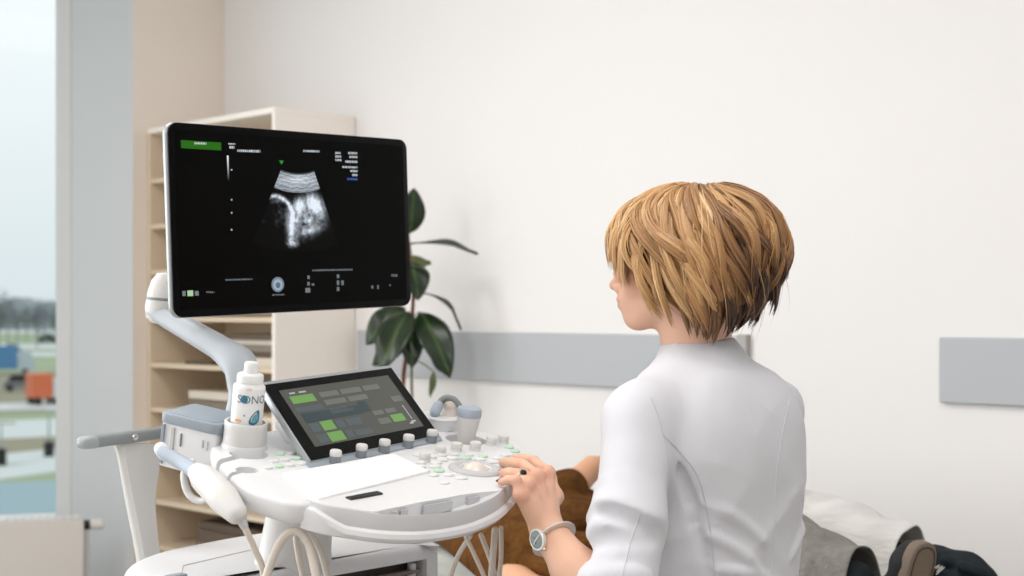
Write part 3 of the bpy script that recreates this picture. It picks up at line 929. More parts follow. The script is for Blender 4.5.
# sloping control strip under the glass, five knobs on it
q0, q1 = UVc(314, 470), UVc(443, 441)
st = np.array([MC(*q0, .001), MC(*q1, .001), TP(1.02, -.015, -.002), TP(-.015, -.015, -.002), MC(q0[0], q0[1] + .06, -.004), MC(q1[0], q1[1] + .06, -.004)])
obj('control_strip', (st, [(0, 1, 2, 3), (0, 4, 5, 1), (3, 2, 5, 4), (0, 3, 4), (1, 5, 2)]), M['mb'], um, smooth=False, bevel=.0015)
for px, py in ((335, 461), (361, 455), (384, 450), (408, 445), (431.5, 440)):
    knob(*UVc(px, py, .004), w=.002, big=.92)
# panel support behind the touch screen
obj('panel_back', slab(rrect(.12, .94, .02, .80, .05, 3), TP, -.06, -.012, .01, 2), M['mg'], tp, ang=35)

# ---- gel bottle holder
hb = np.array(UVc(244.5, 441.5, .009))
hc = MC(*hb, .007)
obj('holder_boss', lathe([(.0375, -.02), (.0365, .003), (.0345, .0075), (.0, .0075)], MC(*hb), CW, 36), M['mw'], um)
obj('bottle_holder', lathe([(.034, 0), (.0335, .026), (.0335, .034), (.032, .036), (.0295, .035), (.029, .012), (0.0, .011)], hc, CW, 40), M['mw2'], um)

# ---- printer box behind, with blue-grey tray lid
w_ = .030
c1, c2, c3 = (np.array(UVc(217, 428, w_)), np.array(UVc(159, 414, w_)), np.array(UVc(262, 406, w_)))
dv = c2 - c1; du = np.array([dv[1], -dv[0]]); du = du / np.linalg.norm(du) * .088
if du[0] < 0: du = -du
bxo = np.array([c1, c1 + du, c2 + du, c2])
def grow(poly, k): c = poly.mean(0); return c + (poly - c) * k
def rpoly(poly, r):
    out = []
    for i in range(4):
        a, b, c = poly[i - 1], poly[i], poly[(i + 1) % 4]
        d0 = (a - b) / np.linalg.norm(a - b); d1 = (c - b) / np.linalg.norm(c - b)
        for t in np.linspace(0, 1, 5): out.append(b + d0 * r * (1 - t) ** 2 + d1 * r * t ** 2)
    return np.array(out)
pb = obj('printer_box', slab(rpoly(grow(bxo, .93), .006), MC, -.05, w_ - .010, .003, 2), M['mw'], um)
lid = obj('tray_lid', slab(rpoly(grow(bxo, 1.0), .014), MC, w_ - .012, w_ + .004, .003, 2), M['mb'], um)
obj('tray_recess', slab(rpoly(grow(bxo, .86), .012), MC, w_ + .003, w_ + .0052, .001, 2), M['mb'], lid)
# ports on the printer's near side
g0 = bxo.mean(0) + (c1 - bxo.mean(0)) * .93; g1 = bxo.mean(0) + (c2 - bxo.mean(0)) * .93
nn_ = -du / np.linalg.norm(du)
def side(s, w): q = g0 + (g1 - g0) * s + nn_ * .0008; return MC(q[0], q[1], w)
def splate(s0, s1, w0, w1, m, name, th=.0015):
    c = (side(s0, w0) + side(s1, w1)) / 2
    obj(name, boxf(c, (side(s1, w0) - side(s0, w0)) / 2, (side(s0, w1) - side(s0, w0)) / 2, (CU * nn_[0] + CV * nn_[1]) * th), m, pb, smooth=False, bevel=.0006)
splate(.74, .80, -.042, .014, M['mg'], 'side_rib'); splate(.06, .70, -.042, -.030, M['mw2'], 'side_ledge')
splate(.60, .625, -.012, .008, M['knobg'], 'port'); splate(.20, .225, -.006, .006, M['mg'], 'port'); splate(.11, .135, -.008, .006, M['mg'], 'port'); splate(.92, .97, -.045, .016, M['mb'], 'side_edge', .003)

# ---- monitor arm
arm = spline([PM(158, 313, 2.47), PM(172, 320, 2.45), PM(200, 336, 2.40), PM(226, 352, 2.36), PM(240, 366, 2.33), PM(241, 388, 2.315), PM(238, 410, 2.30), PM(233, 434, 2.29)], 44)
tA = np.linspace(0, 1, 44)
obj('monitor_arm', sweep(arm, np.interp(tA, [0, .15, .4, .55, .66, .78, 1], [.015, .019, .022, .030, .026, .0185, .021]), np.interp(tA, [0, .5, .8, 1], [.026, .028, .022, .024]), n=22, up=V3(0, -1, 0), p=2.7, dome=True), M['marm'], um, ang=60)
jx = PM(164.5, 297, 2.47)
jo = obj('swivel_joint', lathe([(.0, -.050), (.018, -.049), (.029, -.040), (.0325, -.024), (.0325, -.016), (.031, .006), (.026, .028), (.017, .042), (.0, .045)], jx, V3(.1, 0, 1), 28), M['mw2'], um)
obj('joint_ring', lathe([(.0322, -.007), (.0329, -.006), (.0327, -.003), (.0318, -.002)], jx, V3(.1, 0, 1), 28), M['md'], jo)

# ---- monitor
mTL, mBL, mTR, mBR = PM(171.2, 121.8, 2.3), PM(171.2, 318.2, 2.3), PM(409, 140, 2.73), PM(409, 305.5, 2.73)
MS = (mTR - mTL + mBR - mBL) / 2; MT = (mBL - mTL + mBR - mTR) / 2
mc = (mTL + mTR + mBL + mBR) / 4
MT = MT - MS * (MT @ MS) / (MS @ MS)
MNn = nrm(np.cross(MS, MT))
if MNn[1] > 0: MNn = -MNn
LS_, LT_ = np.linalg.norm(MS), np.linalg.norm(MT)
ms_, mt_ = MS / LS_, MT / LT_
def MN(x, y, w=0.0): return mc + ms_ * x + mt_ * y + MNn * w
mo = rrect(-LS_ / 2, LS_ / 2, -LT_ / 2, LT_ / 2, .020, 6)
mon = obj('monitor', slab(inset(mo, -.0012), MN, -.019, -.003, .006, 3), mat('monitor edge silver', rgb(158, 160, 162), .35, .5, metal=.5), um, ang=50)
obj('bezel', slab(mo, MN, -.005, .0, .0015, 2), M['bezel'], mon, ang=30)
obj('back_cover', slab(inset(mo, .05), MN, -.047, -.018, .012, 3), M['mw2'], mon)
blk = mat('monitor screen glass', rgb(2, 2, 2), 0.35, 0.06)
obj('screen', boxf(mc + MNn * .0002, MS * .478, MT * .46, MNn * .0002), blk, mon, smooth=False)
mb_ = spline([mc - MNn * .05, mc - MNn * .10 - ms_ * .05, jx + UP * .0 + V3(.02, .03, 0), jx], 14)
obj('monitor_bracket', sweep(mb_, .02, .014, n=14, up=UP), M['mg'], um)
def mxy(px, py):
    a, b = hit(px, py, mc, ms_, mt_); return a, b
def mquad(px0, py0, px1, py1, w=.0008):
    """flat mark on the screen between two photo positions (drawn in the plane of the screen)"""
    a, b = mxy(px0, py0), mxy(px1, py1)
    return np.array([MN(a[0], a[1], w), MN(b[0], a[1], w), MN(b[0], b[1], w), MN(a[0], b[1], w)]), [(0, 1, 2, 3)]
def glow(n, r, g_, b, e=1.0): return mat(n, rgb(4, 4, 4), .4, .05, emit=rgb(r, g_, b), estr=e)
GW, GG, GB, GD = glow('screen white', 205, 210, 215), glow('screen green', 42, 106, 22), glow('screen blue', 70, 110, 190), glow('screen grey', 120, 126, 130)
obj('green_bar', mquad(180.5, 140, 221, 150.5), GG, mon, smooth=False)
def dashes(x0, x1, y, h, n, slope=.03):
    """row of tiny illegible characters"""
    out = []; x = x0; r = random.Random(int(x0 * 7 + y))
    while x < x1:
        w = r.uniform(.9, 2.0); out.append(mquad(x, y + (x - x0) * slope, min(x + w, x1), y + (x - x0) * slope + h, .001)); x += w + r.uniform(.3, .8)
    return join(*out)
for q in (dashes(194, 206, 142.2, 2.2, 0), dashes(228, 235, 143, 1.6, 0), dashes(229, 234, 146, 2.6, 0), dashes(237, 260, 149.5, 2.4, 0), dashes(303, 319, 150, 2, 0),
                        dashes(335, 340, 152, 2, 0), dashes(335, 341, 155.5, 2, 0), dashes(335, 341, 159, 2, 0), dashes(348, 357, 152, 2.2, 0), dashes(349, 357, 155.8, 2.2, 0), dashes(345, 357, 160.5, 2.2, 0),
                        dashes(342, 357, 166, 2, 0), dashes(350, 357, 170, 2, 0), dashes(352, 357, 174, 2, 0)): obj('screen_text', q, GW, mon, smooth=False)
obj('screen_text', dashes(347, 357, 178, 2, 0), GB, mon, smooth=False)
for q in (dashes(225, 252, 279.2, 1.4, 0, -.03), dashes(206, 214, 291.3, 1.6, 0), dashes(312, 352, 269.6, 1.6, 0, -.02), dashes(391, 397, 274.3, 2.2, 0), dashes(272, 284, 294.3, 1.3, 0, -.03)): obj('screen_text', q, GD, mon, smooth=False)
for q in (mquad(182, 291, 185.5, 296), mquad(194.5, 291, 198.5, 295.5), mquad(307, 275.5, 309.5, 279), mquad(307, 282, 309.5, 285.5), mquad(305, 288, 310, 292.5), mquad(311.5, 283.5, 314, 285.5),
                        mquad(336.5, 274.5, 339, 278), mquad(336.5, 280.5, 339, 285), mquad(341, 280.5, 343.5, 285), mquad(336.5, 287, 339, 291), mquad(371, 285.5, 373, 288.5), mquad(377, 285, 378.5, 289), mquad(389, 284.5, 390.5, 286)): obj('screen_icon', q, GD, mon, smooth=False)
obj('screen_icon', mquad(187, 290.5, 193, 296), glow('screen pale green', 176, 206, 160), mon, smooth=False)
for q in [mquad(230.6, y, 232, y + 1.6) for y in (169, 199, 212, 229)]: obj('depth_tick', q, GW, mon, smooth=False)
# grey scale bar, bright at the top
a, b = mxy(226.6, 155.5), mxy(229, 181)
vs = []; cs = []
for i in range(13):
    t = i / 12; y = a[1] + (b[1] - a[1]) * t
    vs += [MN(a[0], y, .0008), MN(b[0], y, .0008)]; cs += [max(0, 1 - t) ** 1.3] * 2
EM = attr_mat('scan picture', 'tone', 0.4, emission=1.0)
gb = obj('grey_scale', (np.array(vs), [(2 * i, 2 * i + 1, 2 * i + 3, 2 * i + 2) for i in range(12)]), EM, mon, ang=180); set_attr(gb, 'tone', cs)
# round dial and small triangle
def disc(px, py, rx, ry, w, n=24):
    c = mxy(px, py); ex = abs(mxy(px + rx, py)[0] - c[0]); ey = abs(mxy(px, py + ry)[1] - c[1])
    return np.array([MN(c[0] + ex * math.cos(t), c[1] + ey * math.sin(t), w) for t in np.arange(n) * 2 * math.pi / n]), [tuple(range(n))]
obj('dial_icon', disc(277.5, 284.5, 6.3, 7.6, .0008), glow('dial rim', 120, 134, 148), mon, smooth=False)
obj('dial_icon', disc(277.5, 284.8, 4.6, 5.6, .0012), glow('dial face', 160, 174, 188), mon, smooth=False)
obj('dial_icon', disc(277.5, 285.2, 2.4, 3, .0016), glow('dial middle', 92, 108, 124), mon, smooth=False)
a = mxy(278.8, 160.5); b = mxy(283.4, 160.8); c = mxy(281.2, 164.6)
obj('probe_mark', (np.array([MN(*a, .0008), MN(*b, .0008), MN(*c, .0008)]), [(0, 1, 2)]), glow('marker green', 60, 150, 60), mon, smooth=False)
# the scan itself: a fan of echoes, brightness per vertex
cxp, cyp = 298.5, 124.0
NA, NR = 90, 150
vs, cs = [], []
ns = rng.rand(64, 64)
def vnoise(x, y):
    xi, yi = int(math.floor(x)), int(math.floor(y)); fx, fy = x - xi, y - yi
    fx, fy = fx * fx * (3 - 2 * fx), fy * fy * (3 - 2 * fy)
    g_ = lambda i, j: ns[i % 64, j % 64]
    return (g_(xi, yi) * (1 - fx) + g_(xi + 1, yi) * fx) * (1 - fy) + (g_(xi, yi + 1) * (1 - fx) + g_(xi + 1, yi + 1) * fx) * fy
def ga(x, y, cx, cy, sx, sy, rot=0):
    c, s = math.cos(rot), math.sin(rot); dx, dy = x - cx, y - cy
    u, v = c * dx + s * dy, -s * dx + c * dy
    return math.exp(-(u / sx) ** 2 - (v / sy) ** 2)
for i in range(NA + 1):
    th = -.40 + .74 * i / NA
    for j in range(NR + 1):
        r = 49 + 79 * j / NR
        x = cxp + r * math.sin(th) * .92; y = cyp + r * math.cos(th)
        n1 = vnoise(x * .9, y * .9); n2 = vnoise(x * .33 + 9, y * .33)
        k = 0.0
        if r < 68.5:
            k = .50 + .09 * math.sin(r * 1.7 + n2 * 4) + .07 * math.sin(r * 3.1 - n2 * 5) + .22 * ga(x, y, 298, 180, 16, 5) + .12 * n1
            k *= min(1, (r - 48.5) / 3)
        else:
            # skull arc on the left
            rr = math.hypot((x - 274) / 1.0, (y - 219) / 1.25); arc = math.exp(-((rr - 18.5) / 1.9) ** 2) * (1 if y < 222 and x > 268 else 0)
            k += .85 * arc + .3 * ga(x, y, 277, 201, 7, 2.5, -.15)
            k += .16 * ga(x, y, 278, 214, 9, 14) * n2 * 1.6
            k += 1.25 * ga(x, y, 299, 206, 5.2, 8) + .85 * ga(x, y, 311, 203, 5.5, 9, -.35) + .80 * ga(x, y, 318, 206, 7, 13, -.45)
            k += .85 * ga(x, y, 291, 228, 4.4, 18, -.05) + .22 * ga(x, y, 305, 222, 18, 16) + .65 * ga(x, y, 306, 222, 13, 10) * (.35 + n2) + .40 * ga(x, y, 312, 230, 13, 4, -.3)
            k += .5 * ga(x, y, 292, 244, 6, 4) * (.4 + n1) + .14 * ga(x, y, 303, 238, 15, 8) * n2
            k -= .35 * ga(x, y, 303, 226, 5, 4)
            k *= .72 + .5 * n1 * .7 + .12 * math.sin(th * 90 + n2 * 4)
            k *= max(0, min(1, (252 - y) / 8)) ** .8
            k *= max(0, min(1, (.40 - abs(th + .03)) / .03 + .15))
        vs.append((x, y)); k = max(0.0, min(1, k * 1.12 - .05)); cs.append((k ** 1.9 * .80, k ** 1.9 * .88, k ** 1.9 * .98))
vs = [MN(*mxy(*q), .0008) for q in vs]
fs = [(i * (NR + 1) + j, (i + 1) * (NR + 1) + j, (i + 1) * (NR + 1) + j + 1, i * (NR + 1) + j + 1) for i in range(NA) for j in range(NR)]
fan = obj('scan_image', (np.array(vs), fs), EM, mon, ang=180); set_attr(fan, 'tone', cs)
a = obj('scan_image', disc(263.5, 221.5, 3, 1.8, .0008, 10), glow('faint echo', 40, 42, 44), mon, smooth=False)

# ---- cart: cabinet, column, rear handle, casters
CT = CAMZ + SC * (.80 - CAMZ)
co = smooth_closed([(-.262, .235), (-.268, .31), (-.25, .37), (-.196, .452), (-.111, .513), (0, .545), (.12, .562), (.235, .56), (.262, .53), (.266, .26), (.255, .228), (.02, .222), (-.12, .222), (-.245, .224)], 6)
cab = obj('cabinet', slab(co, MH, .20, CT, .022, 5), M['mw'], um, ang=50)
bay = np.array([(.012, .15), (.250, .15), (.250, .42), (.012, .42)])
cut(cab, [slab(bay, MH, CT - .20, CT - .024, .002, 1)])
bo = obj('drive_bay', slab(np.array([(.013, .252), (.249, .252), (.249, .419), (.013, .419)]), MH, CT - .199, CT - .025, .002, 1), M['bay'], cab, smooth=False)
obj('bay_rail', boxf((MH(.02, .238, CT - .045) + MH(.238, .238, CT - .045)) / 2, HU * .112, HV * .006, UP * .004), mat('brown grey rail', rgb(120, 106, 102), .5), cab, smooth=False, bevel=.002)
obj('bay_floor', slab(np.array([(.013, .226), (.249, .226), (.249, .253), (.013, .253)]), MH, CT - .2, CT - .185, .001, 1), M['bay'], cab, smooth=False)
obj('bay_hinge', lathe([(.008, -.02), (.008, .02)], MH(.226, .24, CT - .05), UP, 14), M['mg'], cab)
def hseam(a, b, name):
    p, q = MH(*a, CT + .0005), MH(*b, CT + .0005)
    obj(name, sweep([p, q], .0009, n=6), M['mg'], cab)
def UVh(px, py): return hit(px, py, V3(CO[0], CO[1], CT), HU, HV)
hseam(UVh(183, 566), UVh(256, 549), 'lid_seam')
hseam(UVh(183, 566), UVh(181, 576), 'lid_seam')
lq = np.array(UVh(176, 577))
obj('latch', slab(rrect(lq[0] - .018, lq[0] + .014, lq[1] - .012, lq[1] + .006, .004, 3), MH, CT - .004, CT + .005, .0015, 2), M['mb'], cab)
obj('column', sweep([MH(.0, .275, CT - .004), MH(.0, .27, CT + .02), MH(.0, .262, CT + .06), MH(.0, .22, CT + .15)], [.070, .064, .062, .07], [.058, .054, .05, .06], n=32, up=HV), M['mw2'], um)
obj('foot_plate', slab(rrect(-.27, .27, .16, .62, .06, 5), MH, .10, .205, .015, 3), M['mg'], um)
for u in (-.22, .22):
    for v in (.22, .56):
        c = MH(u, v, .05)
        k = obj('caster', boxf(c + UP * .04, HU * .018, HV * .03, UP * .02), M['mb'], um, smooth=False, bevel=.005)
        obj('caster_wheel', lathe([(.0, -.018), (.04, -.018), (.05, -.012), (.05, .012), (.04, .018), (.0, .018)], c, HU, 24), M['black'], k)
hl = [PM(87, 442.5, 2.342), PM(120, 438, 2.415), PM(162, 432.5, 2.51), PM(200, 428, 2.62)]
rh = obj('rear_handle', sweep(spline(hl, 16), .016, .0108, n=18, up=UP, p=3.2, dome=True), M['md'], um, ang=70)
obj('handle_cap', sweep([PM(85, 442.7, 2.338), PM(91, 442.1, 2.35)], .0165, .0113, n=18, up=UP, p=3, dome=True), mat('handle cap grey', rgb(158, 163, 165), .4), rh, ang=70)
sp_ = PM(128, 437, 2.42); sn = nrm(np.cross(hl[2] - hl[1], UP)); sn = sn if sn[1] < 0 else -sn
obj('handle_screw', lathe([(.0, .0155), (.006, .0152), (.0062, .0185), (.003, .019), (.0, .0175)], sp_, sn, 14), M['chrome'], rh)
# curved white bracket carrying the handle
bl_, br_ = [], []
for (xl, xr, y) in ((114, 158, 443), (118, 157, 452), (122, 154.5, 470), (125.5, 152, 488), (128.5, 151, 503), (132, 152, 520), (136, 154, 540), (139, 156, 556), (141, 158, 575)):
    k = (y - 443) / 132
    bl_.append(PM(xl, y, 2.41 + .0 * k)); br_.append(PM(xr, y, 2.50 + .0 * k))
bl_, br_ = spline(bl_, 30), spline(br_, 30)
vs = []
th = nrm(np.cross(br_[0] - bl_[0], UP)); th = th if th[1] < 0 else -th
for a, b in zip(bl_, br_):
    e = nrm(b - a)
    for q in (a + th * .003, a + e * .006 + th * .011, b + th * .011, b - th * .011, a + e * .006 - th * .011, a - th * .003): vs.append(q)
fs = [(i * 6 + k, i * 6 + (k + 1) % 6, (i + 1) * 6 + (k + 1) % 6, (i + 1) * 6 + k) for i in range(29) for k in range(6)] + [tuple(range(5, -1, -1)), tuple(29 * 6 + k for k in range(6))]
obj('handle_bracket', (np.array(vs), fs), mat('bracket grey white', rgb(206, 204, 201), .45), um, ang=50)
# holder hook on the left side of the console
hk = spline([PM(192, 462, 2.02), PM(184, 474, 2.01), PM(188, 493, 2.0), PM(200, 501, 1.99), PM(212, 496, 1.98), PM(222, 482, 2.0)], 24)
obj('probe_hook', sweep(hk, .0055, n=10, dome=True), M['mw2'], um)

# ================================================================ things on and around the machine
# gel bottle
gbt = thing('gel_bottle', 'white gel bottle with blue print standing in the console holder', 'bottle', hc + CW * .012)
g0_ = hc + CW * .0125
M['bottle'] = mat('white bottle plastic', rgb(236, 236, 236), 0.35, sss=0.0)
obj('bottle_body', lathe([(.0, 0), (.020, .0), (.0245, .004), (.0250, .075), (.0245, .079), (.0205, .083), (.0200, .085), (.0, .085)], g0_, CW, 40), M['bottle'], gbt)
obj('bottle_cap', lathe([(.0205, .0852), (.0208, .094), (.0195, .0975), (.0125, .100), (.0122, .101), (.0, .101)], g0_, CW, 36), M['bottle'], gbt)
obj('nozzle', lathe([(.0112, .1008), (.0108, .1135), (.0092, .1165), (.0, .117)], g0_, CW, 28), M['bottle'], gbt)
cs_, cu_ = frame(CW, None)
vw = nrm(V3(0, 0, CAMZ) - g0_); vw = nrm(vw - nrm(CW) * (vw @ nrm(CW))); vr = np.cross(nrm(CW), vw)
def onb(x, z, r=.0254):
    """a point on the bottle: arc length x round from the side facing the console user, height z"""
    a = x / .025; return g0_ + nrm(CW) * z * SC + (vw * math.cos(a) + vr * math.sin(a)) * r
TEAL, ORG, NAVY = mat('teal print', rgb(44, 118, 140), .5), mat('orange print', rgb(236, 176, 120), .5), mat('grey blue print', rgb(96, 118, 134), .5)
tv, tf = text_mesh('SONO', .017)
tv[:, 0] -= tv[:, 0].mean() - .0
obj('print', (np.array([onb(q[0] + .002, q[1] + .053) for q in tv]), tf), NAVY, gbt, smooth=False)
def bdisc(x, z, rx, rz, m, a0=0, a1=6.283, n=20):
    q = [onb(x + rx * math.cos(t), z + rz * math.sin(t), .02545) for t in np.linspace(a0, a1, n)]
    obj('print', (np.array(q), [tuple(range(len(q)))]), m, gbt, smooth=False)
bdisc(-.0062, .0588, .0056, .0062, TEAL)
dr = [(.0035, .024), (.006, .033), (.012, .040), (.019, .043), (.021, .036), (.021, .028), (.017, .023), (.010, .0205)]
for k in range(2):
    q = smooth_closed(dr, 3); c = q.mean(0)
    obj('print', (np.array([onb(*(c + (p - c) * (1 if k == 0 else .6)), .02545 + .0002 * k) for p in q]), [tuple(range(len(q)))]), (TEAL, mat('pale teal print', rgb(96, 160, 178), .5))[k], gbt, smooth=False)
bdisc(-.013, .026, .006, .0022, ORG); bdisc(-.004, .0345, .0012, .0012, TEAL); bdisc(.0, .074, .005, .002, mat('pink print', rgb(240, 214, 208), .5))

# probe in the side holder
lp = thing('ultrasound_probe', 'white probe with blue-grey neck lying tilted in the left side holder', 'probe', PM(200, 478, 2.0))
ax = spline([PM(163, 452, 2.05), PM(185, 465, 2.02), PM(203, 477, 1.97)], 10)
obj('neck', sweep(ax, np.linspace(.0095, .0125, 10), n=18, dome=True), M['rubberb'], lp)
obj('lens_tip', sweep([PM(161, 449, 2.06), PM(165, 454, 2.055)], .0108, n=16, dome=True), M['mw'], lp)
ax = spline([PM(198, 473, 1.98), PM(212, 486, 1.95), PM(226, 501, 1.92), PM(236, 513, 1.90)], 16)
obj('handle', sweep(ax, np.interp(np.linspace(0, 1, 16), [0, .15, .6, 1], [.015, .021, .022, .016]), n=22, dome=True), M['mw2'], lp, ang=70)
cb = spline([PM(239, 515, 1.90), PM(246, 530, 1.90), PM(255, 550, 1.91), PM(263, 572, 1.92), PM(266, 620, 1.93)], 24)
obj('strain_relief', sweep(cb[:6], np.linspace(.009, .0055, 6), n=12), M['mg'], lp)
obj('cable', sweep(cb, .0046, n=10), M['cable'], lp)

# upright probe in the right cup
rp_ = thing('ultrasound_probe', 'small white probe with blue-grey face standing upright in the console cup', 'probe', MC(.219, .102, -.027))
obj('handle', lathe([(.0, -.027), (.012, -.027), (.0145, -.02), (.0155, .0), (.017, .018), (.0198, .034), (.0208, .0415)], MC(.219, .102), CW, 28, ref=CV), M['mw2'], rp_)
obj('probe_face', lathe([(.0207, .0412), (.0213, .043), (.0211, .0535), (.0195, .0565), (.0, .058)], MC(.219, .102), CW, 28, ref=CV), M['rubberb'], rp_)
# third probe lying in the rear cup
tp_ = thing('ultrasound_probe', 'curved grey probe resting behind the upright one in the rear cup', 'probe', MC(.235, .182, -.024))
b0 = MC(.235, .182, -.02)
ax = spline([b0, PM(449, 414, 2.42), PM(446, 404, 2.42), PM(441, 401, 2.42)], 12)
obj('handle', sweep(spline([b0, PM(450, 413, 2.41), PM(451, 405, 2.41)], 10), np.linspace(.013, .016, 10), n=16, dome=True), M['cable'], tp_)
obj('curved_neck', sweep(spline([PM(459, 405, 2.40), PM(453, 399, 2.40), PM(445, 398, 2.40), PM(439, 403, 2.40), PM(436, 409, 2.39)], 18), .0055, n=12, dome=True), M['md'], tp_)
obj('probe_face', sweep([PM(438, 406, 2.39), PM(435, 412, 2.385)], .0095, n=14, dome=True), M['rubberb'], tp_)

# cables hanging below the console
def hang(label, pts, r, name='cable'):
    s = spline(pts[1:-1] if pts[0][2] < .1 else pts[:-1], 40)
    s = np.concatenate([([pts[0] * (1 - t) + s[0] * t for t in np.linspace(0, .98, 8)] if pts[0][2] < .1 else np.zeros((0, 3))), s, [s[-1] * (1 - t) + pts[-1] * t for t in np.linspace(.02, 1, 8)]])
    o = obj(name, sweep(s, r, n=10, dome=True), M['cable'], None, loc=pts[-1], ang=180); tag(o, label, 'cable', None)
Zf = .004
def fl(px, d, off=0.0): q = P(px, 500, d * SC); return V3(q[0], q[1], Zf + off)
hang('thick looped beige cable arching below the console front, the nearer loop', [fl(255, 1.9, .01), PM(262, 590, 1.9), PM(274, 555, 1.9), PM(285, 536, 1.9), PM(298, 532, 1.9), PM(309, 545, 1.9), PM(316, 575, 1.89), fl(322, 1.88, .01)], .0062)
hang('thinner beige cable loop behind the nearer loop under the console', [fl(296, 1.97, .01), PM(303, 576, 1.97), PM(298, 552, 1.97), PM(297, 534, 1.98), PM(308, 532, 1.98), PM(320, 550, 1.98), PM(328, 578, 1.98), fl(331, 1.98, .01)], .0048)
for i, (l, pts) in enumerate((
        ('leftmost pale cable slanting down-left under the right end of the console', [(470, 536, 2.12), (458, 556, 2.14), (449, 580, 2.16)]),
        ('pale cable slanting down-right under the right end of the console', [(466, 537, 2.10), (475, 556, 2.10), (486, 580, 2.10)]),
        ('pale cable crossing behind the others under the console end', [(481, 535, 2.16), (489, 556, 2.16), (497, 580, 2.17)]),
        ('pale cable hanging straight under the console end, second from its edge', [(495, 530, 2.13), (493, 556, 2.12), (491, 580, 2.12)]),
        ('rightmost pale cable hanging straight under the console end', [(501, 528, 2.15), (501, 556, 2.15), (499, 580, 2.15)]))):
    hang(l, [PM(*q) for q in pts] + [fl(pts[-1][0], pts[-1][2], .01)], (.0042, .0036, .0042, .0056, .004)[i])
# ================================================================ the seated woman
SKIN = attr_mat('skin', 'tone', 0.5, spec=0.35)
SKIN.node_tree.nodes['Principled BSDF'].inputs['Subsurface Weight'].default_value = 0.06
SKIN.node_tree.nodes['Principled BSDF'].inputs['Subsurface Radius'].default_value = (0.010, 0.004, 0.002)
M['coat'] = mat('white medical coat', rgb(217, 217, 223), 0.85, 0.15, bump=(38, 0.22, 0.006, (1, 1, .55)), sheen=0.1)
M['seam'] = mat('coat seam', rgb(208, 209, 216), 0.9, 0.1)
M['trouser'] = mat('grey trousers', rgb(92, 94, 100), 0.9)
M['steel'] = mat('brushed steel', rgb(226, 221, 216), 0.4, metal=0.45)
M['dial'] = mat('green grey watch dial', rgb(92, 104, 96), 0.25)
M['stone'] = mat('black stone', rgb(18, 26, 26), 0.12)
M['nail'] = mat('dark nail polish', rgb(52, 36, 38), 0.2)
M['eye'] = mat('eye white', rgb(228, 222, 216), 0.2)
M['iris'] = mat('iris', rgb(84, 92, 96), 0.2)

LSH, RSH = V3(.200, 2.224, 1.033), V3(.452, 2.486, 1.028)
lt = nrm(V3(LSH[0] - RSH[0], LSH[1] - RSH[1], 0)); ft = V3(lt[1], -lt[0], 0)
if ft[1] < 0: ft = -ft
TC = (LSH + RSH) / 2; TC[2] = 0
def TT(l, f, z): return TC + lt * l + ft * f + UP * z
hf = nrm(V3(-.93, .37, .0)); hl_ = V3(-hf[1], hf[0], 0); hu = UP
HC = V3(.274, 2.362, 1.276)
def HS(x, y, z): return HC + hf * x + hl_ * y + hu * z
HAX = (hf, hl_, hu)
LEL = P(614, 628, 2.06); LWR = P(546, 527, 2.19)
REL, RWR = V3(.46, 2.64, .80), V3(.37, 2.74, .80)
wo = thing('person', 'woman with short blonde hair in a white coat seated at the ultrasound machine', 'person', (TC[0], TC[1], 0.0))

S = Solid((-.06, 1.95, .52), (.58, 2.86, 1.43), .0026)
# head
S.ell(HS(-.012, 0, .035), (.097, .074, .087), HAX, .01)
S.ell(HS(.035, 0, -.030), (.056, .056, .072), HAX, .02)
for y in (-1, 1):
    S.cap(HS(-.005, .052 * y, -.045), HS(.062, .014 * y, -.090), .018, .014, .02)
    S.ell(HS(.056, .036 * y, -.022), (.026, .024, .026), HAX, .015)
S.ell(HS(.073, 0, -.087), (.017, .022, .016), HAX, .014)
S.ell(HS(.072, 0, .026), (.022, .05, .018), HAX, .015)
S.cap(HS(.086, 0, .012), HS(.103, 0, -.028), .008, .0105, .010)
S.ell(HS(.108, 0, -.031), (.0095, .0105, .0085), HAX, .006)
for y in (-1, 1):
    S.ell(HS(.096, .0115 * y, -.036), (.011, .0075, .0075), HAX, .005)
    S.ell(HS(.089, .031 * y, .004), (.013, .017, .011), HAX, .008, sub=True)
    S.ell(HS(-.005, .076 * y, -.008), (.020, .008, .032), (nrm(hf + .2 * hu), hl_, nrm(hu - .2 * hf)), .004)
    S.ell(HS(.003, .083 * y, -.006), (.010, .006, .016), HAX, .004, sub=True)
S.ell(HS(.076, 0, -.058), (.023, .030, .026), HAX, .016)
S.ell(HS(.093, 0, -.0545), (.011, .023, .0065), HAX, .004)
S.ell(HS(.091, 0, -.0655), (.011, .020, .0072), HAX, .004)
S.cap(HS(.104, -.02, -.0600), HS(.104, .02, -.0600), .0018, k=.003, sub=True)
for y in (-1, 1): S.ell(HS(.104, .006 * y, -.043), (.004, .004, .004), HAX, .002, sub=True)
# neck, shoulders, torso (inside the coat)
NB = V3(.310, 2.374, 1.126)
S.cap(HS(-.022, 0, -.055), NB, .055, .056, .02); S.cap(HS(-.03, 0, -.03), NB, .05, .052, .02)
S.cap(HS(-.01, .045, -.06), NB - ft * -.05 - UP * .01, .014, .012, .015); S.cap(HS(-.01, -.045, -.06), NB + ft * .05 - UP * .01, .014, .012, .015)
S.cap(LSH - lt * .012 - UP * .012, NB - UP * .03, .036, .042, .03); S.cap(RSH + lt * .012 - UP * .012, NB - UP * .03, .036, .042, .03)
S.ell(TT(0, 0, .95), (.155, .095, .17), (lt, ft, UP), .03); S.ell(TT(0, -.0, .76), (.140, .095, .18), (lt, ft, UP), .03)
S.ell(TT(0, .0, .60), (.16, .11, .08), (lt, ft, UP), .03)
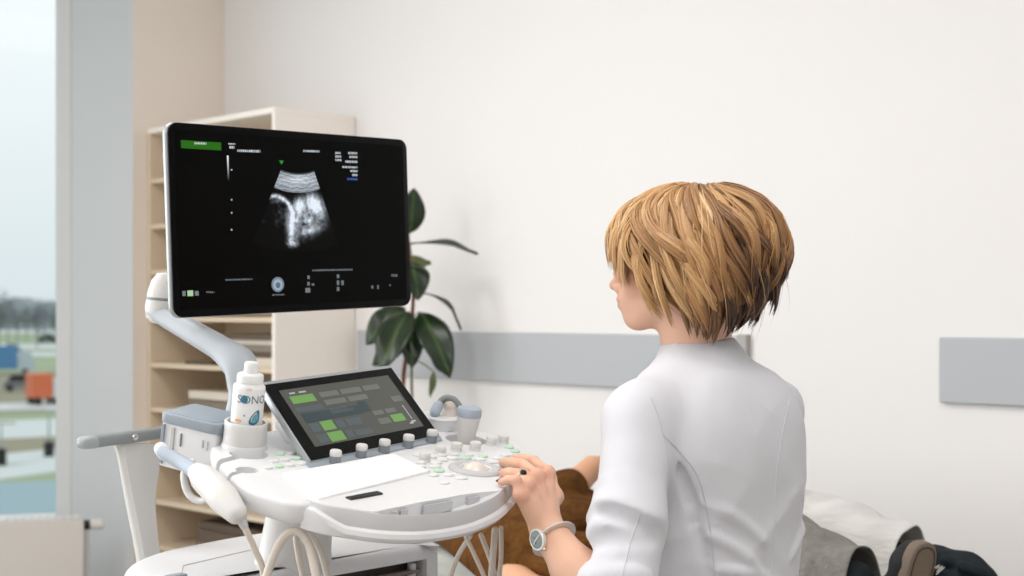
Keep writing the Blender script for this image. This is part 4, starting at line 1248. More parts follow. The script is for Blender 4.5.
# arms
S.chain([LSH - UP * .01, LEL, LEL * .45 + LWR * .55, LWR], [.040, .034, .033, .0255], .02)
S.chain([RSH - UP * .01, REL, RWR], [.042, .038, .026], .02)
# left hand on the console edge
TIPS = [np.array(UVc(*q, .008)) for q in ((500.5, 482.5), (502.5, 473), (502.5, 462.5), (514, 458.5))]
TIPS = [MC(q[0], q[1], .0082) for q in TIPS]
MCP = [P(520, 495, 2.155), P(527, 484.5, 2.175), P(536, 476, 2.20), P(547, 473, 2.23)]
SIDEH = nrm(MCP[3] - MCP[0]); HD = nrm((MCP[1] + MCP[2]) / 2 - LWR); HN = nrm(np.cross(SIDEH, HD))
if HN @ (CAM - LWR) < 0: HN = -HN
RF = [.0072, .0082, .0086, .0082]
FING = []
for i in range(4):
    S.cap(LWR + SIDEH * (-.013 + .009 * i), MCP[i], .0165, RF[i] + .0028, .012)
    a, b = MCP[i], TIPS[i]
    out = nrm(HN * .8 + UP * .8)
    L = np.linalg.norm(b - a); need = (.052, .066, .072, .068)[i]
    h = math.sqrt(max(.0001, (need / 2) ** 2 - (L / 2) ** 2)) if need > L else .010
    h = min(h, .019)
    pip = a + (b - a) * .48 + out * h; dip = a + (b - a) * .80 + out * h * .55
    FING.append((a, pip, dip, b))
    S.cap(a, pip, RF[i] + .0022, RF[i] + .0006, .006); S.cap(pip, dip, RF[i] + .0006, RF[i], .003); S.cap(dip, b, RF[i], RF[i] * .82, .003)
    S.ell(a + HN * .002, (.0115, .0115, .0115), None, .006)                    # knuckle
    S.cap(LWR * .3 + MCP[i] * .7 + HN * .0105, a + HN * .006, .0022, .003, .006)   # tendon
for i in range(3):                                                              # clefts between the fingers
    a = (MCP[i] + MCP[i + 1]) / 2; d = nrm((FING[i][1] + FING[i + 1][1]) / 2 - a)
    S.cap(a + d * .016 + HN * .012, a + d * .05, .0022, .003, .004, sub=True)
TH = [LWR + SIDEH * .012 + HD * .022, P(555, 497, 2.262), P(549, 478, 2.292), P(537, 466, 2.30)]
S.chain(TH, [.016, .0125, .0105, .008], .010)
S.chain([RWR, RWR + V3(-.05, .02, .0), RWR + V3(-.09, .03, -.01)], [.026, .03, .024], .02)   # right hand: palm, fingers, thumb
for i in range(4):
    q = RWR + V3(-.09, .03, -.01) + V3(0, 1, 0) * (i - 1.5) * .017
    S.chain([q, q + V3(-.035, .008, -.01), q + V3(-.055, .01, -.03)], [.0095, .0085, .007], .005)
S.chain([RWR + V3(-.02, -.015, 0), RWR + V3(-.06, -.04, -.005), RWR + V3(-.085, -.04, -.02)], [.013, .0105, .008], .008)
vs, fs = relax(S.mesh(), 2, .5)
body = obj('body', (vs, fs), SKIN, wo, ang=180)
base = np.array([lin(c) for c in (232, 186, 160)]); pink = np.array([lin(c) for c in (216, 142, 122)]); lipc = np.array([lin(c) for c in (186, 104, 98)])
colr = np.tile(base, (len(vs), 1))
def tint(p, r, c, k):
    w = k * np.exp(-(np.linalg.norm(vs - p, axis=1) / r) ** 2)[:, None]; colr[:] = colr * (1 - w) + c * w
for m in MCP: tint(m, .014, pink, .6)
for f in FING: tint(f[1], .010, pink, .45); tint(f[3], .009, pink, .5)
tint(HS(.06, .05, -.02), .03, pink, .45); tint(HS(.06, -.05, -.02), .03, pink, .45); tint(HS(.11, 0, -.03), .012, pink, .4)
for y in (-.012, 0, .012): tint(HS(.100, y, -.0600), .0095, lipc, .75)
tint(HS(0, .08, -.01), .025, pink, .4)
set_attr(body, 'tone', colr)
for y in (-1, 1):
    e = obj('eye', lathe([(.0115 * math.cos(a), .0115 * math.sin(a)) for a in np.linspace(-1.57, 1.57, 14)], HS(.078, .031 * y, .004), hf, 20), M['eye'], wo)
    obj('iris', lathe([(.0, .0119), (.003, .0118), (.0052, .0108), (.0056, .0098)], HS(.078, .031 * y, .004), hf, 18), M['iris'], e)
    br_s = spline([HS(.093, .012 * y, .021), HS(.092, .032 * y, .027), HS(.078, .05 * y, .021)], 10)
    obj('eyebrow', sweep(br_s, [.002, .0028, .003, .003, .003, .0028, .0026, .0022, .0018, .001], n=6), mat('eyebrow', rgb(150, 112, 74), .8), wo)
    ls = spline([HS(.0905, .020 * y, .0085), HS(.0912, .031 * y, .0115), HS(.086, .043 * y, .0075)], 8)
    obj('eyelashes', sweep(ls, .0012, n=6), mat('lashes', rgb(60, 44, 36), .8), wo)
for f in FING:                                           # dark nails
    d = nrm(f[3] - f[2]); n_ = nrm(HN * .6 + UP); n_ = nrm(n_ - d * (n_ @ d)); s_ = np.cross(d, n_)
    c = f[3] + d * .0005 + n_ * .0052
    pts = [c + s_ * (.0046 * math.cos(t)) + d * (.0062 * math.sin(t)) - n_ * (.0022 * math.cos(t) ** 2) for t in np.arange(16) * math.pi / 8]
    v = np.array(pts + [p_ - n_ * .0012 for p_ in pts] + [c + n_ * .0009]); k = 16
    obj('fingernail', (v, [(i, (i + 1) % k, k * 2) for i in range(k)] + [(i, k + i, k + (i + 1) % k, (i + 1) % k) for i in range(k)]), M['nail'], wo)
# ring with a black stone on the third finger
a, b = FING[1][0], FING[1][1]
rc = a + (b - a) * .62; rd = nrm(b - a); rs, ru = frame(rd, HN)
rg = obj('finger_ring', sweep([rc + (rs * math.cos(t) + ru * math.sin(t)) * .0100 for t in np.linspace(0, 6.2832, 33)], .0011, n=8, ends=False), M['steel'], wo)
sn = nrm(HN + UP * .3 + V3(-.3, -.3, 0)); sn = nrm(sn - rd * (sn @ rd))
obj('stone', lathe([(.0, .0085), (.0052, .009), (.0056, .0105), (.0045, .0128), (.0, .0138)], rc, sn, 20), M['stone'], rg)
# wrist watch
fd = nrm(LWR - LEL); wc = LWR - fd * .026
ws, wu = frame(fd, V3(0, -1, .2))
wt = obj('wristwatch', sweep([wc + (ws * math.cos(t) + wu * math.sin(t)) * .0292 for t in np.linspace(0, 6.2832, 49)], .0085, .0016, n=12, up=fd, p=4, ends=False), M['steel'], wo, ang=60)
dn_ = nrm(V3(-.80, -.62, .10)); dn_ = nrm(dn_ - fd * (dn_ @ fd))
dc = wc + dn_ * .0285
obj('watch_case', lathe([(.0, 0), (.0160, 0), (.0180, .002), (.0180, .0062), (.0164, .0078), (.0152, .0078), (.0149, .0068), (.0, .0068)], dc, dn_, 32, ref=fd, sx=.88), M['steel'], wt)
obj('watch_dial', lathe([(.0148, .0066), (.0148, .0071), (.0, .0072)], dc, dn_, 32, ref=fd, sx=.88), M['dial'], wt)
d1, d2 = frame(dn_, fd)
for q, l in ((d2 * .8 + d1 * .2, .0095), (d1 * .9 - d2 * .3, .007)):
    obj('watch_hand', sweep([dc + dn_ * .0075, dc + dn_ * .0075 + nrm(q) * l], .0006, .0003, n=6), M['black'], wt)
obj('crown', lathe([(.0022, 0), (.0022, .0032), (0, .0034)], dc + dn_ * .004 - d2 * .0176, -d2, 12), M['steel'], wt)

# ---- white coat
C_ = Solid((-.02, 1.93, .42), (.63, 2.90, 1.20), .0038)
C_.ell(TT(0, .0, .945), (.186, .126, .185), (lt, ft, UP), .03)
C_.ell(TT(0, -.01, .80), (.172, .122, .21), (lt, ft, UP), .05)
C_.ell(TT(0, -.0, .58), (.195, .145, .16), (lt, ft, UP), .05)
C_.ell(TT(.06, -.055, .985), (.085, .055, .11), (lt, ft, UP), .06); C_.ell(TT(-.06, -.055, .985), (.085, .055, .11), (lt, ft, UP), .06)   # shoulder blades
C_.cap(NB - UP * .016, LSH - UP * .004, .058, .050, .03); C_.cap(NB - UP * .016, RSH - UP * .004, .058, .050, .03)
C_.cap(NB - UP * .02 - ft * .02, NB + UP * .004, .066, .064, .02)
cuffL = LEL * .74 + LWR * .26
C_.chain([LSH, LSH * .5 + LEL * .5, LEL + V3(.0, .01, .0), cuffL], [.054, .054, .054, .049], .03)
C_.chain([RSH, REL, REL * .6 + RWR * .4], [.054, .054, .05], .025)
# folds: across the sleeve, out of the armpit and over the back
ua = nrm(LEL - LSH); su, sv = frame(ua, V3(-.3, -1, .1))
def fold(t, a0, a1, dt, r=.0075, R0=.0525, k=.022, lift=.0):
    r *= .45 * random.uniform(.6, 1.2)
    pts = [LSH + (LEL - LSH) * (t + dt * s) + (su * math.cos(a) + sv * math.sin(a)) * (R0 + lift * math.sin(math.pi * s)) for s, a in zip(np.linspace(0, 1, 9), np.radians(np.linspace(a0, a1, 9)))]
    C_.chain(pts, [r * .35] + [r * (.5 + .5 * math.sin(math.pi * i / 8)) for i in range(1, 8)] + [r * .35], k)
def groove(t, a0, a1, dt, r=.0045, R0=.0585, k=.02):
    pts = [LSH + (LEL - LSH) * (t + dt * s) + (su * math.cos(a) + sv * math.sin(a)) * R0 for s, a in zip(np.linspace(0, 1, 9), np.radians(np.linspace(a0, a1, 9)))]
    C_.chain(pts, [r * .3] + [r * (.45 + .55 * math.sin(math.pi * i / 8)) for i in range(1, 8)] + [r * .3], k, sub=True)
for (t, a0, a1, dt, r) in ((.46, 40, 150, .13, .013), (.60, 30, 160, -.09, .011), (.74, -20, 90, .12, .010), (.86, 30, 150, -.06, .010)):
    fold(t, a0, a1, dt, r)
groove(.53, 60, 165, .08); groove(.68, 40, 150, -.05)
def back(l0, z0, l1, z1, r, sub=False, k=.013):
    r *= .42
    pts = []
    for s in np.linspace(0, 1, 12):
        l, z = l0 + (l1 - l0) * s, z0 + (z1 - z0) * s + .008 * math.sin(math.pi * s)
        w = .187 if z > .88 else .178
        f = -.128 * math.sqrt(max(.02, 1 - (l / w) ** 2)) - (.0 if z > .9 else .004)
        pts.append(TT(l, f, z))
    C_.chain(pts, [r * (.3 + .7 * math.sin(math.pi * (i + .3) / 11.6)) for i in range(12)], k, sub=sub)
for q in ((.15, .91, .03, .835, .009), (.14, .86, .04, .79, .008), (.13, .80, -.01, .765, .008), (-.04, .90, -.13, .93, .006), (-.05, .80, -.13, .845, .006)):
    back(*q)
back(.165, .97, .125, .78, .010, sub=True)
# openings: neckline and cuffs
C_.cap(NB + UP * .004 - V3(0, 0, 0), HS(-.02, 0, -.0), .0585, .056, .006, sub=True)
C_.cap(NB - UP * .006 + ft * .03, NB + ft * .10 + UP * .015, .05, .06, .008, sub=True)
cd = nrm(LWR - LEL)
C_.cap(cuffL + cd * .040, cuffL + cd * .20, .050, .07, .004, sub=True)
rd_ = nrm(RWR - REL); rq = REL * .6 + RWR * .4
C_.cap(rq + rd_ * .04, rq + rd_ * .2, .046, .06, .004, sub=True)
cvs, cfs = relax(C_.mesh(), 3, .5)
# soft crumple of the cloth: layered noise pushed along the surface normal
nz = rng.rand(24, 24, 24)
def noise3(q):
    i = np.floor(q).astype(int); f = q - i; f = f * f * (3 - 2 * f); out = 0
    for c in [(a, b, d) for a in (0, 1) for b in (0, 1) for d in (0, 1)]:
        w = np.prod([f[:, k] if c[k] else 1 - f[:, k] for k in range(3)], axis=0)
        out = out + w * nz[(i[:, 0] + c[0]) % 24, (i[:, 1] + c[1]) % 24, (i[:, 2] + c[2]) % 24]
    return out
def normals(vs, fs):
    fs = np.asarray(fs); n = np.zeros_like(vs)
    fn = np.cross(vs[fs[:, 2]] - vs[fs[:, 0]], vs[fs[:, 3]] - vs[fs[:, 1]])
    for k in range(4): np.add.at(n, fs[:, k], fn)
    return n / np.maximum(1e-12, np.linalg.norm(n, axis=1))[:, None]
loc_ = np.stack([(cvs - TC) @ lt, (cvs - TC) @ ft, cvs[:, 2]], 1)
sk = loc_ @ np.array([[1, 0, .55], [0, 1, 0], [0, 0, 1.0]])
arm_ = np.clip((1.02 - cvs[:, 2]) / .25, .15, 1)
def ridged(q): return 1 - np.abs(2 * noise3(q) - 1)
sk2 = loc_ @ np.array([[1, 0, -.8], [0, 1, .5], [0, 0, 1.0]])
hgt = .0052 * (ridged(sk * np.array([6, 6, 11]) + 3) - .6) + .0030 * (ridged(sk2 * np.array([10, 10, 19]) + 11) - .6) + .003 * (noise3(loc_ * 11) - .5)
cvs = cvs + normals(cvs, cfs) * (1.35 * hgt * (.35 + .65 * arm_))[:, None]
cvs, cfs = relax((cvs, cfs), 1, .4)
coat = obj('coat', (cvs, cfs), M['coat'], wo, ang=180)
tree = BVHTree.FromPolygons([Vector(v) for v in cvs], [tuple(int(i) for i in f) for f in cfs])
def onto(px, py):
    d = Vector(((px - 512) / FPX, 1, (312 - py) / FPX)).normalized()
    h = tree.ray_cast(Vector((0, 0, CAMZ)), d)
    return None if h[0] is None else np.array(h[0])
def seam(pts, name='seam'):
    q = [onto(*p) for p in spline([(a, b, 0) for a, b in pts], 40)[:, :2]]; q = [p for p in q if p is not None]
    if len(q) > 3:
        q = np.array(q); q = np.concatenate([[q[0]], (q[:-2] + q[1:-1] + q[2:]) / 3, [q[-1]]])
        obj(name, sweep(q, .0013, n=6), M['seam'], coat)
seam([(651, 398), (659, 418), (664, 440), (667, 472)])
seam([(662, 434), (680, 452), (698, 476), (709, 520), (715, 576)])
seam([(640, 515), (631, 540), (622, 576)])
seam([(790, 398), (783, 430), (776, 480), (772, 576)])

# ---- trousers, shoes (below the picture) and stool
KL, KR = TT(.10, .43, .53), TT(-.11, .43, .53)
AL, AR = TT(.12, .36, .10), TT(-.13, .36, .10)
T_ = Solid((-.35, 1.95, .05), (.75, 3.10, .70), .008)
T_.ell(TT(0, -.0, .55), (.175, .13, .10), (lt, ft, UP), .04)
for k, a, s in ((KL, AL, 1), (KR, AR, -1)):
    T_.chain([TT(.09 * s, .0, .545), k, a], [.082, .062, .05], .03)
obj('trousers', relax(T_.mesh(), 2), M['trouser'], wo, ang=180)
for a in (AL, AR):
    Z_ = Solid(a + V3(-.25, -.25, -.13), a + V3(.25, .25, .1), .006)
    Z_.cap(a + UP * -.03, a + ft * .13 - UP * .065, .038, .034, .02); Z_.cap(a - UP * .06 - ft * .02, a + ft * .14 - UP * .07, .036, .034, .02)
    Z_.below(V3(0, 0, 0.001), -UP)
    obj('shoe', relax(Z_.mesh(), 2), mat('white clog', rgb(225, 225, 225), .5), wo, ang=180)
sc_ = TT(0, -.01, 0)
stl = thing('stool', 'round swivel stool under the woman in the white coat', 'stool', sc_)
obj('seat', lathe([(.0, .34), (.15, .34), (.165, .35), (.168, .37), (.16, .388), (.12, .394), (.0, .394)], sc_, UP, 36), M['couch'], stl)
obj('stem', lathe([(.024, .07), (.024, .26), (.017, .262), (.017, .341)], sc_, UP, 20), M['chrome'], stl)
for i in range(5):
    d = V3(math.cos(i * 1.2566), math.sin(i * 1.2566), 0)
    lg = obj('leg', sweep([sc_ + UP * .09, sc_ + d * .23 + UP * .065], [.018, .012], n=10), M['chrome'], stl)
    obj('caster', lathe([(.0, -.012), (.026, -.012), (.028, 0), (.026, .012), (0, .012)], sc_ + d * .23 + UP * .0285, np.cross(d, UP), 18), M['black'], lg)

# ---- hair: a full layered bob, swept back
HO = HS(-.043, 0, .034)
HB = np.stack([hf, hl_, hu])
def hrad(d):
    x, y, z = d[..., 0], d[..., 1], d[..., 2]
    a = np.where(x > 0, .155, .140); c = np.where(z > 0, .104, .20)
    return 1 / np.sqrt((x / a) ** 2 + (y / .106) ** 2 + (z / c) ** 2)
def hp(th, ph, k=1.0, dr=0.0):
    d = np.stack([np.sin(th) * np.cos(ph), np.sin(th) * np.sin(ph), np.cos(th)], -1)
    w = d @ HB
    return HO + w * (hrad(d) * k + dr)[..., None], w
TE = ([0, 22, 36, 46, 58, 75, 90, 110, 128, 145, 160, 180], [88, 106, 120, 132, 142, 149, 154, 158, 157, 150, 138, 127])
def th_end(ph):
    d = abs(math.degrees((ph + math.pi) % (2 * math.pi) - math.pi)); return np.interp(d, *TE)
vs, fs = [], []
TH_N, PH_N = 28, 80
for j in range(PH_N):
    ph = 2 * math.pi * j / PH_N
    t = np.arange(TH_N + 1) / TH_N
    th = math.radians(th_end(ph) * .96) * t + .001
    k = .935 - .10 * np.clip((t - .86) / .14, 0, 1) ** 2
    vs.append(hp(th, np.full_like(th, ph), k)[0])
for j in range(PH_N):
    for i in range(TH_N):
        a, b = j * (TH_N + 1), ((j + 1) % PH_N) * (TH_N + 1)
        fs.append((a + i, a + i + 1, b + i + 1, b + i))
hv, hfa, ht = [np.concatenate(vs)], list(fs), [np.full(PH_N * (TH_N + 1), .2)]
cnt = len(hv[0])
MS_, NS_ = 20, 5
ringf = [(i * NS_ + k, i * NS_ + (k + 1) % NS_, (i + 1) * NS_ + (k + 1) % NS_, (i + 1) * NS_ + k) for i in range(MS_ - 1) for k in range(NS_)] + [tuple(range(NS_)), tuple((MS_ - 1) * NS_ + k for k in range(NS_))]
ringf = [np.array(q) for q in ringf]
tS = np.linspace(0, 1, MS_); aS = 2 * math.pi * np.arange(NS_) / NS_
def lock(p, nn, w, th, tone):
    """flattened tapering strand along p with outward normals nn"""
    global cnt
    d = np.gradient(p, axis=0); d /= np.linalg.norm(d, axis=1)[:, None]
    s = np.cross(d, nn); s /= np.linalg.norm(s, axis=1)[:, None]; u = np.cross(s, d)
    ww = w * np.minimum(1, .5 + 2.2 * tS) * np.where(tS < .72, 1, np.maximum(.08, 1 - ((tS - .72) / .28) ** 1.8))
    v = p[:, None] + s[:, None] * (np.cos(aS)[None, :, None] * ww[:, None, None]) + u[:, None] * (np.sin(aS)[None, :, None] * (ww * th / w)[:, None, None])
    hv.append(v.reshape(-1, 3)); hfa.extend([tuple(q + cnt) for q in ringf])
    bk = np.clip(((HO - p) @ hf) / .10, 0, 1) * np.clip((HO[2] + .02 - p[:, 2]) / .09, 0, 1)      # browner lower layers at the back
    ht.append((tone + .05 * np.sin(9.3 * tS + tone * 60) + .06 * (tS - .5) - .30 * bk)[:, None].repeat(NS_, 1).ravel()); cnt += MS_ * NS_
rr = random.Random(5)
def strand(ph0, sw, th0, k, w, tone, e, wave, curl=.09, flick=0.0, amp=1.0):
    p1, p2, p3, a1, a2 = wave
    th = th0 + (math.radians(e) - th0) * tS ** .92
    ph = ph0 + sw * tS ** 1.1 + amp * a1 * np.sin(6.283 * p3 * tS + p1) * np.minimum(1, tS * 2)
    dr = amp * a2 * np.sin(6.283 * p3 * tS + p2) * np.minimum(1, tS * 2) - .004 * (tS < .06) + flick * np.clip(tS - .7, 0, 1) ** 1.5
    kk = k - curl * np.clip((tS - .74) / .26, 0, 1) ** 1.7
    q, n_ = hp(th, ph, kk, dr); lock(q, n_, w, w * .42, min(.98, max(.02, tone)))
def clump(pc, sw, th0, k, e, tone, n, wave, spread=.06, wmin=.0016, wmax=.0034, **kw):
    for j in range(n):
        o = rr.gauss(0, 1)
        strand(pc + o * spread, sw - o * spread * .35, max(.03, th0 + rr.gauss(0, .05)), k - .012 * o * o + rr.gauss(0, .005), rr.uniform(wmin, wmax), tone - .05 * o * o + rr.gauss(0, .07),
               e + rr.gauss(0, 1.8), wave, **kw)
def wv(a1=(.03, .08), a2=(.003, .009)): return (rr.uniform(0, 6.28), rr.uniform(0, 6.28), rr.uniform(.9, 1.5), rr.uniform(*a1), rr.uniform(*a2))
for c in range(96):                                   # main layers: short ones on top, long ones beneath
    pc = -math.pi + 2 * math.pi * (c + rr.uniform(-.6, .6)) / 96
    sgn = 1 if math.sin(pc) >= 0 else -1
    layer = c % 3
    sw = sgn * rr.uniform(1.15, 1.85) * (1 - .80 * abs(pc) / math.pi)
    e = th_end(pc + sw) * (rr.uniform(.97, 1.01), rr.uniform(.86, .95), rr.uniform(.74, .88))[layer]
    tone = min(.95, max(.30, .68 - .30 * (abs(pc + sw) / math.pi - .45) + rr.gauss(0, .12)))
    clump(pc, sw, rr.uniform(.05, .5), (.968, .99, 1.012)[layer] + rr.uniform(-.008, .008), e, tone, 32, wv((.04, .11)), spread=.055, curl=(.10, .07, .05)[layer], flick=rr.uniform(0, .05) if layer else 0)
for sgn in (1, -1):                                   # front pieces swept down beside the face
    for (p0, sw, e, k, n, tn) in ((.25, .25, 92, 1.0, 22, .8), (.42, .20, 106, .99, 22, .78), (.52, .34, 122, 1.0, 26, .74), (.38, .42, 116, 1.015, 22, .82), (.62, .22, 136, .985, 24, .74), (.78, .12, 145, .98, 26, .72), (.92, .2, 148, .99, 26, .68), (.68, .05, 140, .97, 18, .8), (.12, .30, 84, 1.01, 18, .84),
                               (.30, .10, 100, .97, 12, .86), (.75, .30, 136, 1.0, 24, .66), (.05, .45, 92, 1.02, 18, .8), (.55, .02, 126, .96, 8, .84)):
        clump(sgn * p0, sgn * sw, rr.uniform(.1, .4), k, e, tn, n, wv((.03, .06)), spread=.045, wmax=.003, curl=.04)
for sgn in (1, -1):                                   # fuller bottom edge behind the ear down to the nape
    for c in range(16):
        pc = 1.25 + c * .115
        clump(sgn * pc, sgn * rr.uniform(.1, .4), rr.uniform(.9, 1.3), rr.uniform(.88, .96), min(160, th_end(pc + .2) + rr.uniform(-3, 3)), rr.uniform(.2, .5), 24, wv(), spread=.06, curl=rr.uniform(-.03, .04), wmin=.0022, wmax=.0042)
for sgn in (1, -1):                                   # bangs over the brow and temple
    for (p0, sw, e, k) in ((.02, .10, 100, 1.035), (.12, .14, 106, 1.03), (.22, .16, 108, 1.02), (.30, .10, 110, 1.01), (.10, .30, 104, 1.045), (.34, .22, 116, 1.02), (.42, .10, 118, 1.0)):
        clump(sgn * p0, sgn * sw, rr.uniform(.15, .45), k, e, rr.uniform(.72, .88), 20, wv((.03, .06)), spread=.05, wmax=.0028, curl=-.01)
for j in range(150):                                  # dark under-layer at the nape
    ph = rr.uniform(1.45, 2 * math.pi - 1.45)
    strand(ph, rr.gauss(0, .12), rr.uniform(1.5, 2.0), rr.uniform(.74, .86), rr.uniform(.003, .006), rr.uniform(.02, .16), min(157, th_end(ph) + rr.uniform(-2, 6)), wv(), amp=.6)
for j in range(26):                                   # loose single hairs
    ph = rr.uniform(-math.pi, math.pi)
    strand(ph, rr.uniform(.2, .7) * (1 if ph > 0 else -1), rr.uniform(.1, .7), rr.uniform(1.0, 1.03), rr.uniform(.0005, .0008), rr.uniform(.5, .95), th_end(ph) * rr.uniform(.9, 1.02), wv((.05, .12), (.003, .009)), curl=.02, flick=rr.uniform(0, .12))
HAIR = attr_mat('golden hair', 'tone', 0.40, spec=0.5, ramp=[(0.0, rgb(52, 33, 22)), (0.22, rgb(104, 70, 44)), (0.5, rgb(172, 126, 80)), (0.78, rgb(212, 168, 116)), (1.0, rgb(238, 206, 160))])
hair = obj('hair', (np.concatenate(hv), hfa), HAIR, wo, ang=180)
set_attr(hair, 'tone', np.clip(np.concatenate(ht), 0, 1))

# ================================================================ the patient on the couch
M['knit'] = mat('brown corduroy shirt', rgb(112, 74, 36), 0.95, 0.1, noise=(26, .3, rgb(78, 48, 22)), bump=(30, 1.0, .018))
M['jeans'] = mat('black denim', rgb(36, 42, 45), 0.95, 0.1, noise=(30, .3, rgb(46, 53, 56)))
M['fray'] = mat('pale frayed thread', rgb(196, 194, 188), .9)
M['sole'] = mat('taupe rubber sole', rgb(124, 108, 94), 0.7)
M['shoe_black'] = mat('black shoe canvas', rgb(26, 28, 29), 0.8)
pt = thing('person', 'patient in a brown shirt and black jeans lying on the couch behind the console', 'person', R(-2.5, 2.62, CZ))
B = Solid((-.42, 2.95, .45), (.62, 4.35, .98), .005)
hc_ = R(-2.97, 2.64, .735)
B.ell(hc_, (.105, .078, .098), (E1, E2, UP), .01); B.ell(hc_ + E1 * .05 + UP * .015, (.07, .055, .06), (E1, E2, UP), .02)
B.cap(hc_ + UP * .09 + E1 * .035, hc_ + UP * .108 + E1 * .05, .008, .010, .01)
for k in (-1, 1):
    B.ell(hc_ + E2 * .078 * k, (.03, .01, .018), (E1, E2, UP), .005); B.ell(hc_ + E2 * .03 * k + UP * .09 + E1 * .005, (.012, .016, .012), (E1, E2, UP), .006, sub=True)
B.cap(hc_ + E1 * .06, R(-2.80, 2.64, .70), .05, .055, .02)
B.ell(R(-2.58, 2.64, .685), (.23, .14, .06), (E1, E2, UP), .03)
SL = [P(532, 530, 3.50), P(560, 494, 3.56), P(577, 482, 3.60), P(592, 468, 3.64), P(606, 466, 3.66)]
B.chain(SL[1:], [.036, .035, .030, .020], .01)
hq = SL[4]
for i in range(4): B.chain([hq + UP * (.010 - .012 * i) * .6, hq + V3(.03, .005, .012 - .010 * i), hq + V3(.055, 0, .010 - .012 * i)], [.0105, .0085, .007], .005)
B.chain([hq + V3(-.02, -.01, .01), hq + V3(.0, -.015, .03), hq + V3(.02, -.015, .04)], [.011, .009, .007], .006)
NEAR = [R(-2.72, 2.45, .69), P(533, 592, 3.12), P(560, 594, 3.07), P(604, 592, 3.02)]
B.chain(NEAR, [.04, .035, .033, .028], .012)
hq = NEAR[3]
for i in range(4): B.chain([hq, hq + V3(.05, .012 * (i - 1.5), .004), hq + V3(.085, .016 * (i - 1.5), -.004)], [.014, .0088, .007], .006)
B.chain([hq, hq + V3(.03, .03, .01), hq + V3(.055, .04, .01)], [.012, .009, .007], .006)
pv, pf = relax(B.mesh(), 2)
pb_ = obj('body', (pv, pf), SKIN, pt, ang=180); set_attr(pb_, 'tone', np.tile(np.array([lin(c) for c in (218, 166, 132)]), (len(pv), 1)))
K = Solid((-.40, 2.98, .44), (.58, 4.15, .92), .006)
K.ell(R(-2.60, 2.64, .697), (.25, .19, .075), (E1, E2, UP), .03); K.ell(R(-2.42, 2.54, .69), (.18, .17, .065), (E1, E2, UP), .03)
K.cap(R(-2.74, 2.46, .69), R(-2.74, 2.82, .69), .065, .065, .03)
K.chain(SL[:2] + [SL[1] * .45 + SL[2] * .55], [.052, .053, .048], .02)
K.chain([NEAR[0], NEAR[0] * .3 + NEAR[1] * .7], [.062, .058], .02)
K.chain([P(505, 540, 3.3), P(540, 549, 3.24), P(585, 552, 3.2)], [.050, .052, .045], .03)
K.chain([P(500, 572, 3.24), P(530, 566, 3.22), P(590, 574, 3.05)], [.035, .03, .035], .02)
for (p, q, r) in (((508, 538, 3.28), (552, 560, 3.2), .014), ((515, 560, 3.2), (548, 548, 3.2), .012), ((530, 530, 3.4), (562, 505, 3.50), .014), ((548, 512, 3.46), (574, 498, 3.54), .010), ((500, 556, 3.22), (538, 570, 3.18), .012), ((560, 540, 3.3), (580, 505, 3.5), .014), ((535, 566, 3.17), (548, 556, 3.17), .010)):
    K.cap(P(*p), P(*q), r, r * .7, .012)
obj('shirt', relax(K.mesh(), 1), M['knit'], pt, ang=180)
# jeans: one leg bent a little, the other straight out past the couch end
KN1 = R(-1.98, 2.56, .685)
J = Solid((-.05, 2.55, .50), (1.20, 3.75, .98), .006)
J.ell(R(-2.18, 2.66, .70), (.15, .17, .075), (E1, E2, UP), .03)
J.chain([R(-2.20, 2.56, .70), KN1, R(-1.84, 2.56, .688), R(-1.55, 2.54, .655)], [.072, .060, .058, .038], .03)
J.chain([R(-2.20, 2.77, .70), R(-1.98, 2.775, .685), R(-1.84, 2.775, .685), R(-1.60, 2.775, .652), P(935, 566, 2.98), P(966, 572, 2.93), P(984, 581, 2.90)], [.072, .060, .058, .042, .038, .036, .030], .03)
for (p, q, r) in (((924, 552, 2.97), (952, 556, 2.93), .012), ((945, 560, 2.91), (972, 566, 2.90), .012), ((962, 566, 2.88), (985, 574, 2.87), .012), ((925, 572, 2.92), (958, 578, 2.89), .014)):
    J.cap(P(*p), P(*q), r, r * .8, .010)
jn = obj('jeans', relax(J.mesh(), 2), M['jeans'], pt, ang=180)
for i in range(16):
    a = P(923 + i * 1.2 + rr.uniform(-1, 1), 563.5 + .35 * i + rr.uniform(-1.2, 1.2), 2.905 - .001 * i); obj('frayed_thread', sweep(spline([a, a + V3(rr.uniform(-.006, .006), -.003, rr.uniform(-.008, .006)), a + V3(rr.uniform(-.012, .012), -.002, rr.uniform(-.014, .008))], 6), .0014, n=5), M['fray'], jn)
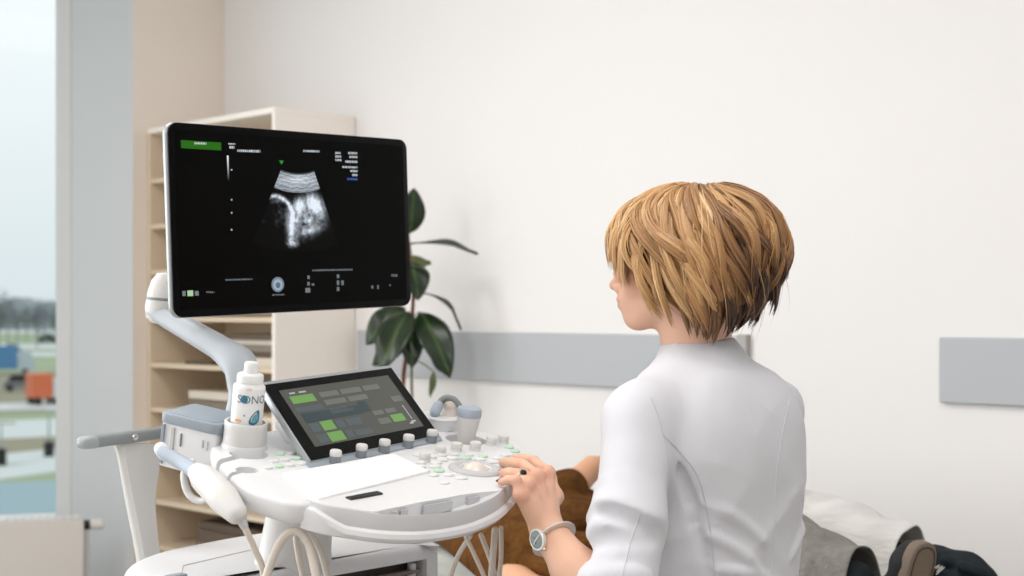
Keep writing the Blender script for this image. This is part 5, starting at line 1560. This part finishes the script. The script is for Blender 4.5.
# shoes: toes up, soles facing the end of the couch
def shoe(heel, lean, name, turn=0.0):
    tu = nrm(UP + E2 * lean + E1 * .22); so_ = nrm(E1 * 1.0 - UP * .22 - E2 * turn); so_ = nrm(so_ - tu * (so_ @ tu)); wd = np.cross(tu, so_)
    def F(x, y, z): return heel + tu * x + wd * y + so_ * z
    prof = smooth_closed([(-.002, 0), (.006, .026), (.04, .033), (.10, .030), (.165, .042), (.215, .044), (.245, .030), (.254, 0), (.245, -.028), (.215, -.040), (.165, -.038), (.10, -.028), (.04, -.031), (.006, -.024)], 4)
    D_ = Solid(heel - .3, heel + .3, .005)
    D_.chain([F(.03, 0, -.035), F(.10, 0, -.035), F(.20, 0, -.022), F(.225, 0, -.02)], [.030, .030, .030, .024], .02)
    D_.cap(F(.18, .008, -.015), F(.20, -.008, -.015), .032, .032, .02)
    D_.chain([F(.035, 0, -.03), F(.045, 0, -.095)], [.034, .040], .02); D_.cap(F(.06, 0, -.06), F(.14, 0, -.045), .036, .026, .02)
    D_.below(F(0, 0, -.004), so_)
    D_.cap(F(.045, 0, -.12), F(.046, 0, -.20), .036, .05, .004, sub=True)
    u = obj(name, relax(D_.mesh(), 2), M['shoe_black'], pt, ang=180)
    obj('sole', slab(prof, F, -.014, .010, .005, 3), M['sole'], u, ang=50)
    ins = inset(prof, .010)
    obj('sole_groove', sweep(np.array([F(q[0], q[1], .0102) for q in np.concatenate([ins, ins[:1]])]), .0016, n=6, ends=False), mat('dark groove', rgb(70, 60, 52), .8), u)
shoe(P(893, 664, 2.82), .10, 'shoe', .15)
shoe(P(1004, 702, 2.84), .05, 'shoe', .1)
LAMP, DAY = 27.0, 128.0
# ================================================================ camera and light
cd_ = bpy.data.cameras.new('camera'); cam = bpy.data.objects.new('camera', cd_); col.objects.link(cam)
cam.location = (0, 0, CAMZ); cam.rotation_euler = (math.pi / 2, 0, 0)
cd_.lens = 50; cd_.sensor_width = 36; cd_.shift_y = (312 - 288) / 1024.0
cd_.clip_end = 3000; cd_.clip_start = 0.05
cd_.dof.use_dof = True; cd_.dof.focus_distance = 2.3; cd_.dof.aperture_fstop = 4.5
scene.camera = cam

w = bpy.data.worlds.new('overcast sky'); scene.world = w; w.use_nodes = True
nt = w.node_tree; bg = nt.nodes['Background']
tc = nt.nodes.new('ShaderNodeTexCoord'); sx = nt.nodes.new('ShaderNodeSeparateXYZ'); rp2 = nt.nodes.new('ShaderNodeValToRGB')
rp2.color_ramp.elements[0].position = 0.0; rp2.color_ramp.elements[0].color = rgb(208, 216, 219)
rp2.color_ramp.elements[1].position = 0.22; rp2.color_ramp.elements[1].color = rgb(238, 241, 242)
nt.links.new(tc.outputs['Generated'], sx.inputs[0]); nt.links.new(sx.outputs['Z'], rp2.inputs['Fac']); nt.links.new(rp2.outputs['Color'], bg.inputs['Color'])
bg.inputs['Strength'].default_value = 1.18


def area(name, loc, aim, sx_, sy_, e, c=(1, 1, 1)):
    l = bpy.data.lights.new(name, 'AREA'); l.shape = 'RECTANGLE'; l.size = sx_; l.size_y = sy_; l.energy = e; l.color = c
    o = bpy.data.objects.new(name, l); col.objects.link(o); o.location = Vector(loc)
    o.rotation_euler = (Vector(aim) - Vector(loc)).to_track_quat('-Z', 'Y').to_euler(); return o


# ceiling panels of the room
for i, (a, b) in enumerate(((-3.2, 1.2), (-0.6, 1.2), (-3.2, -1.6), (-0.6, -1.6))):
    p = R(a, b, 2.97); area('ceiling_panel_light', p, p - UP, 1.2, 1.2, LAMP, (1.0, .975, .952))
# added lamp inside the room, standing in for daylight through the windows
p = R(-4.9, -1.2, 1.7); area('daylight_fill', p, p + E1, 3.6, 2.4, DAY, (.95, .98, 1.0))
scene.view_settings.view_transform = 'Standard'; scene.view_settings.look = 'None'
scene.view_settings.gamma = 1.0; scene.view_settings.use_curve_mapping = False
scene.view_settings.exposure = 0.0
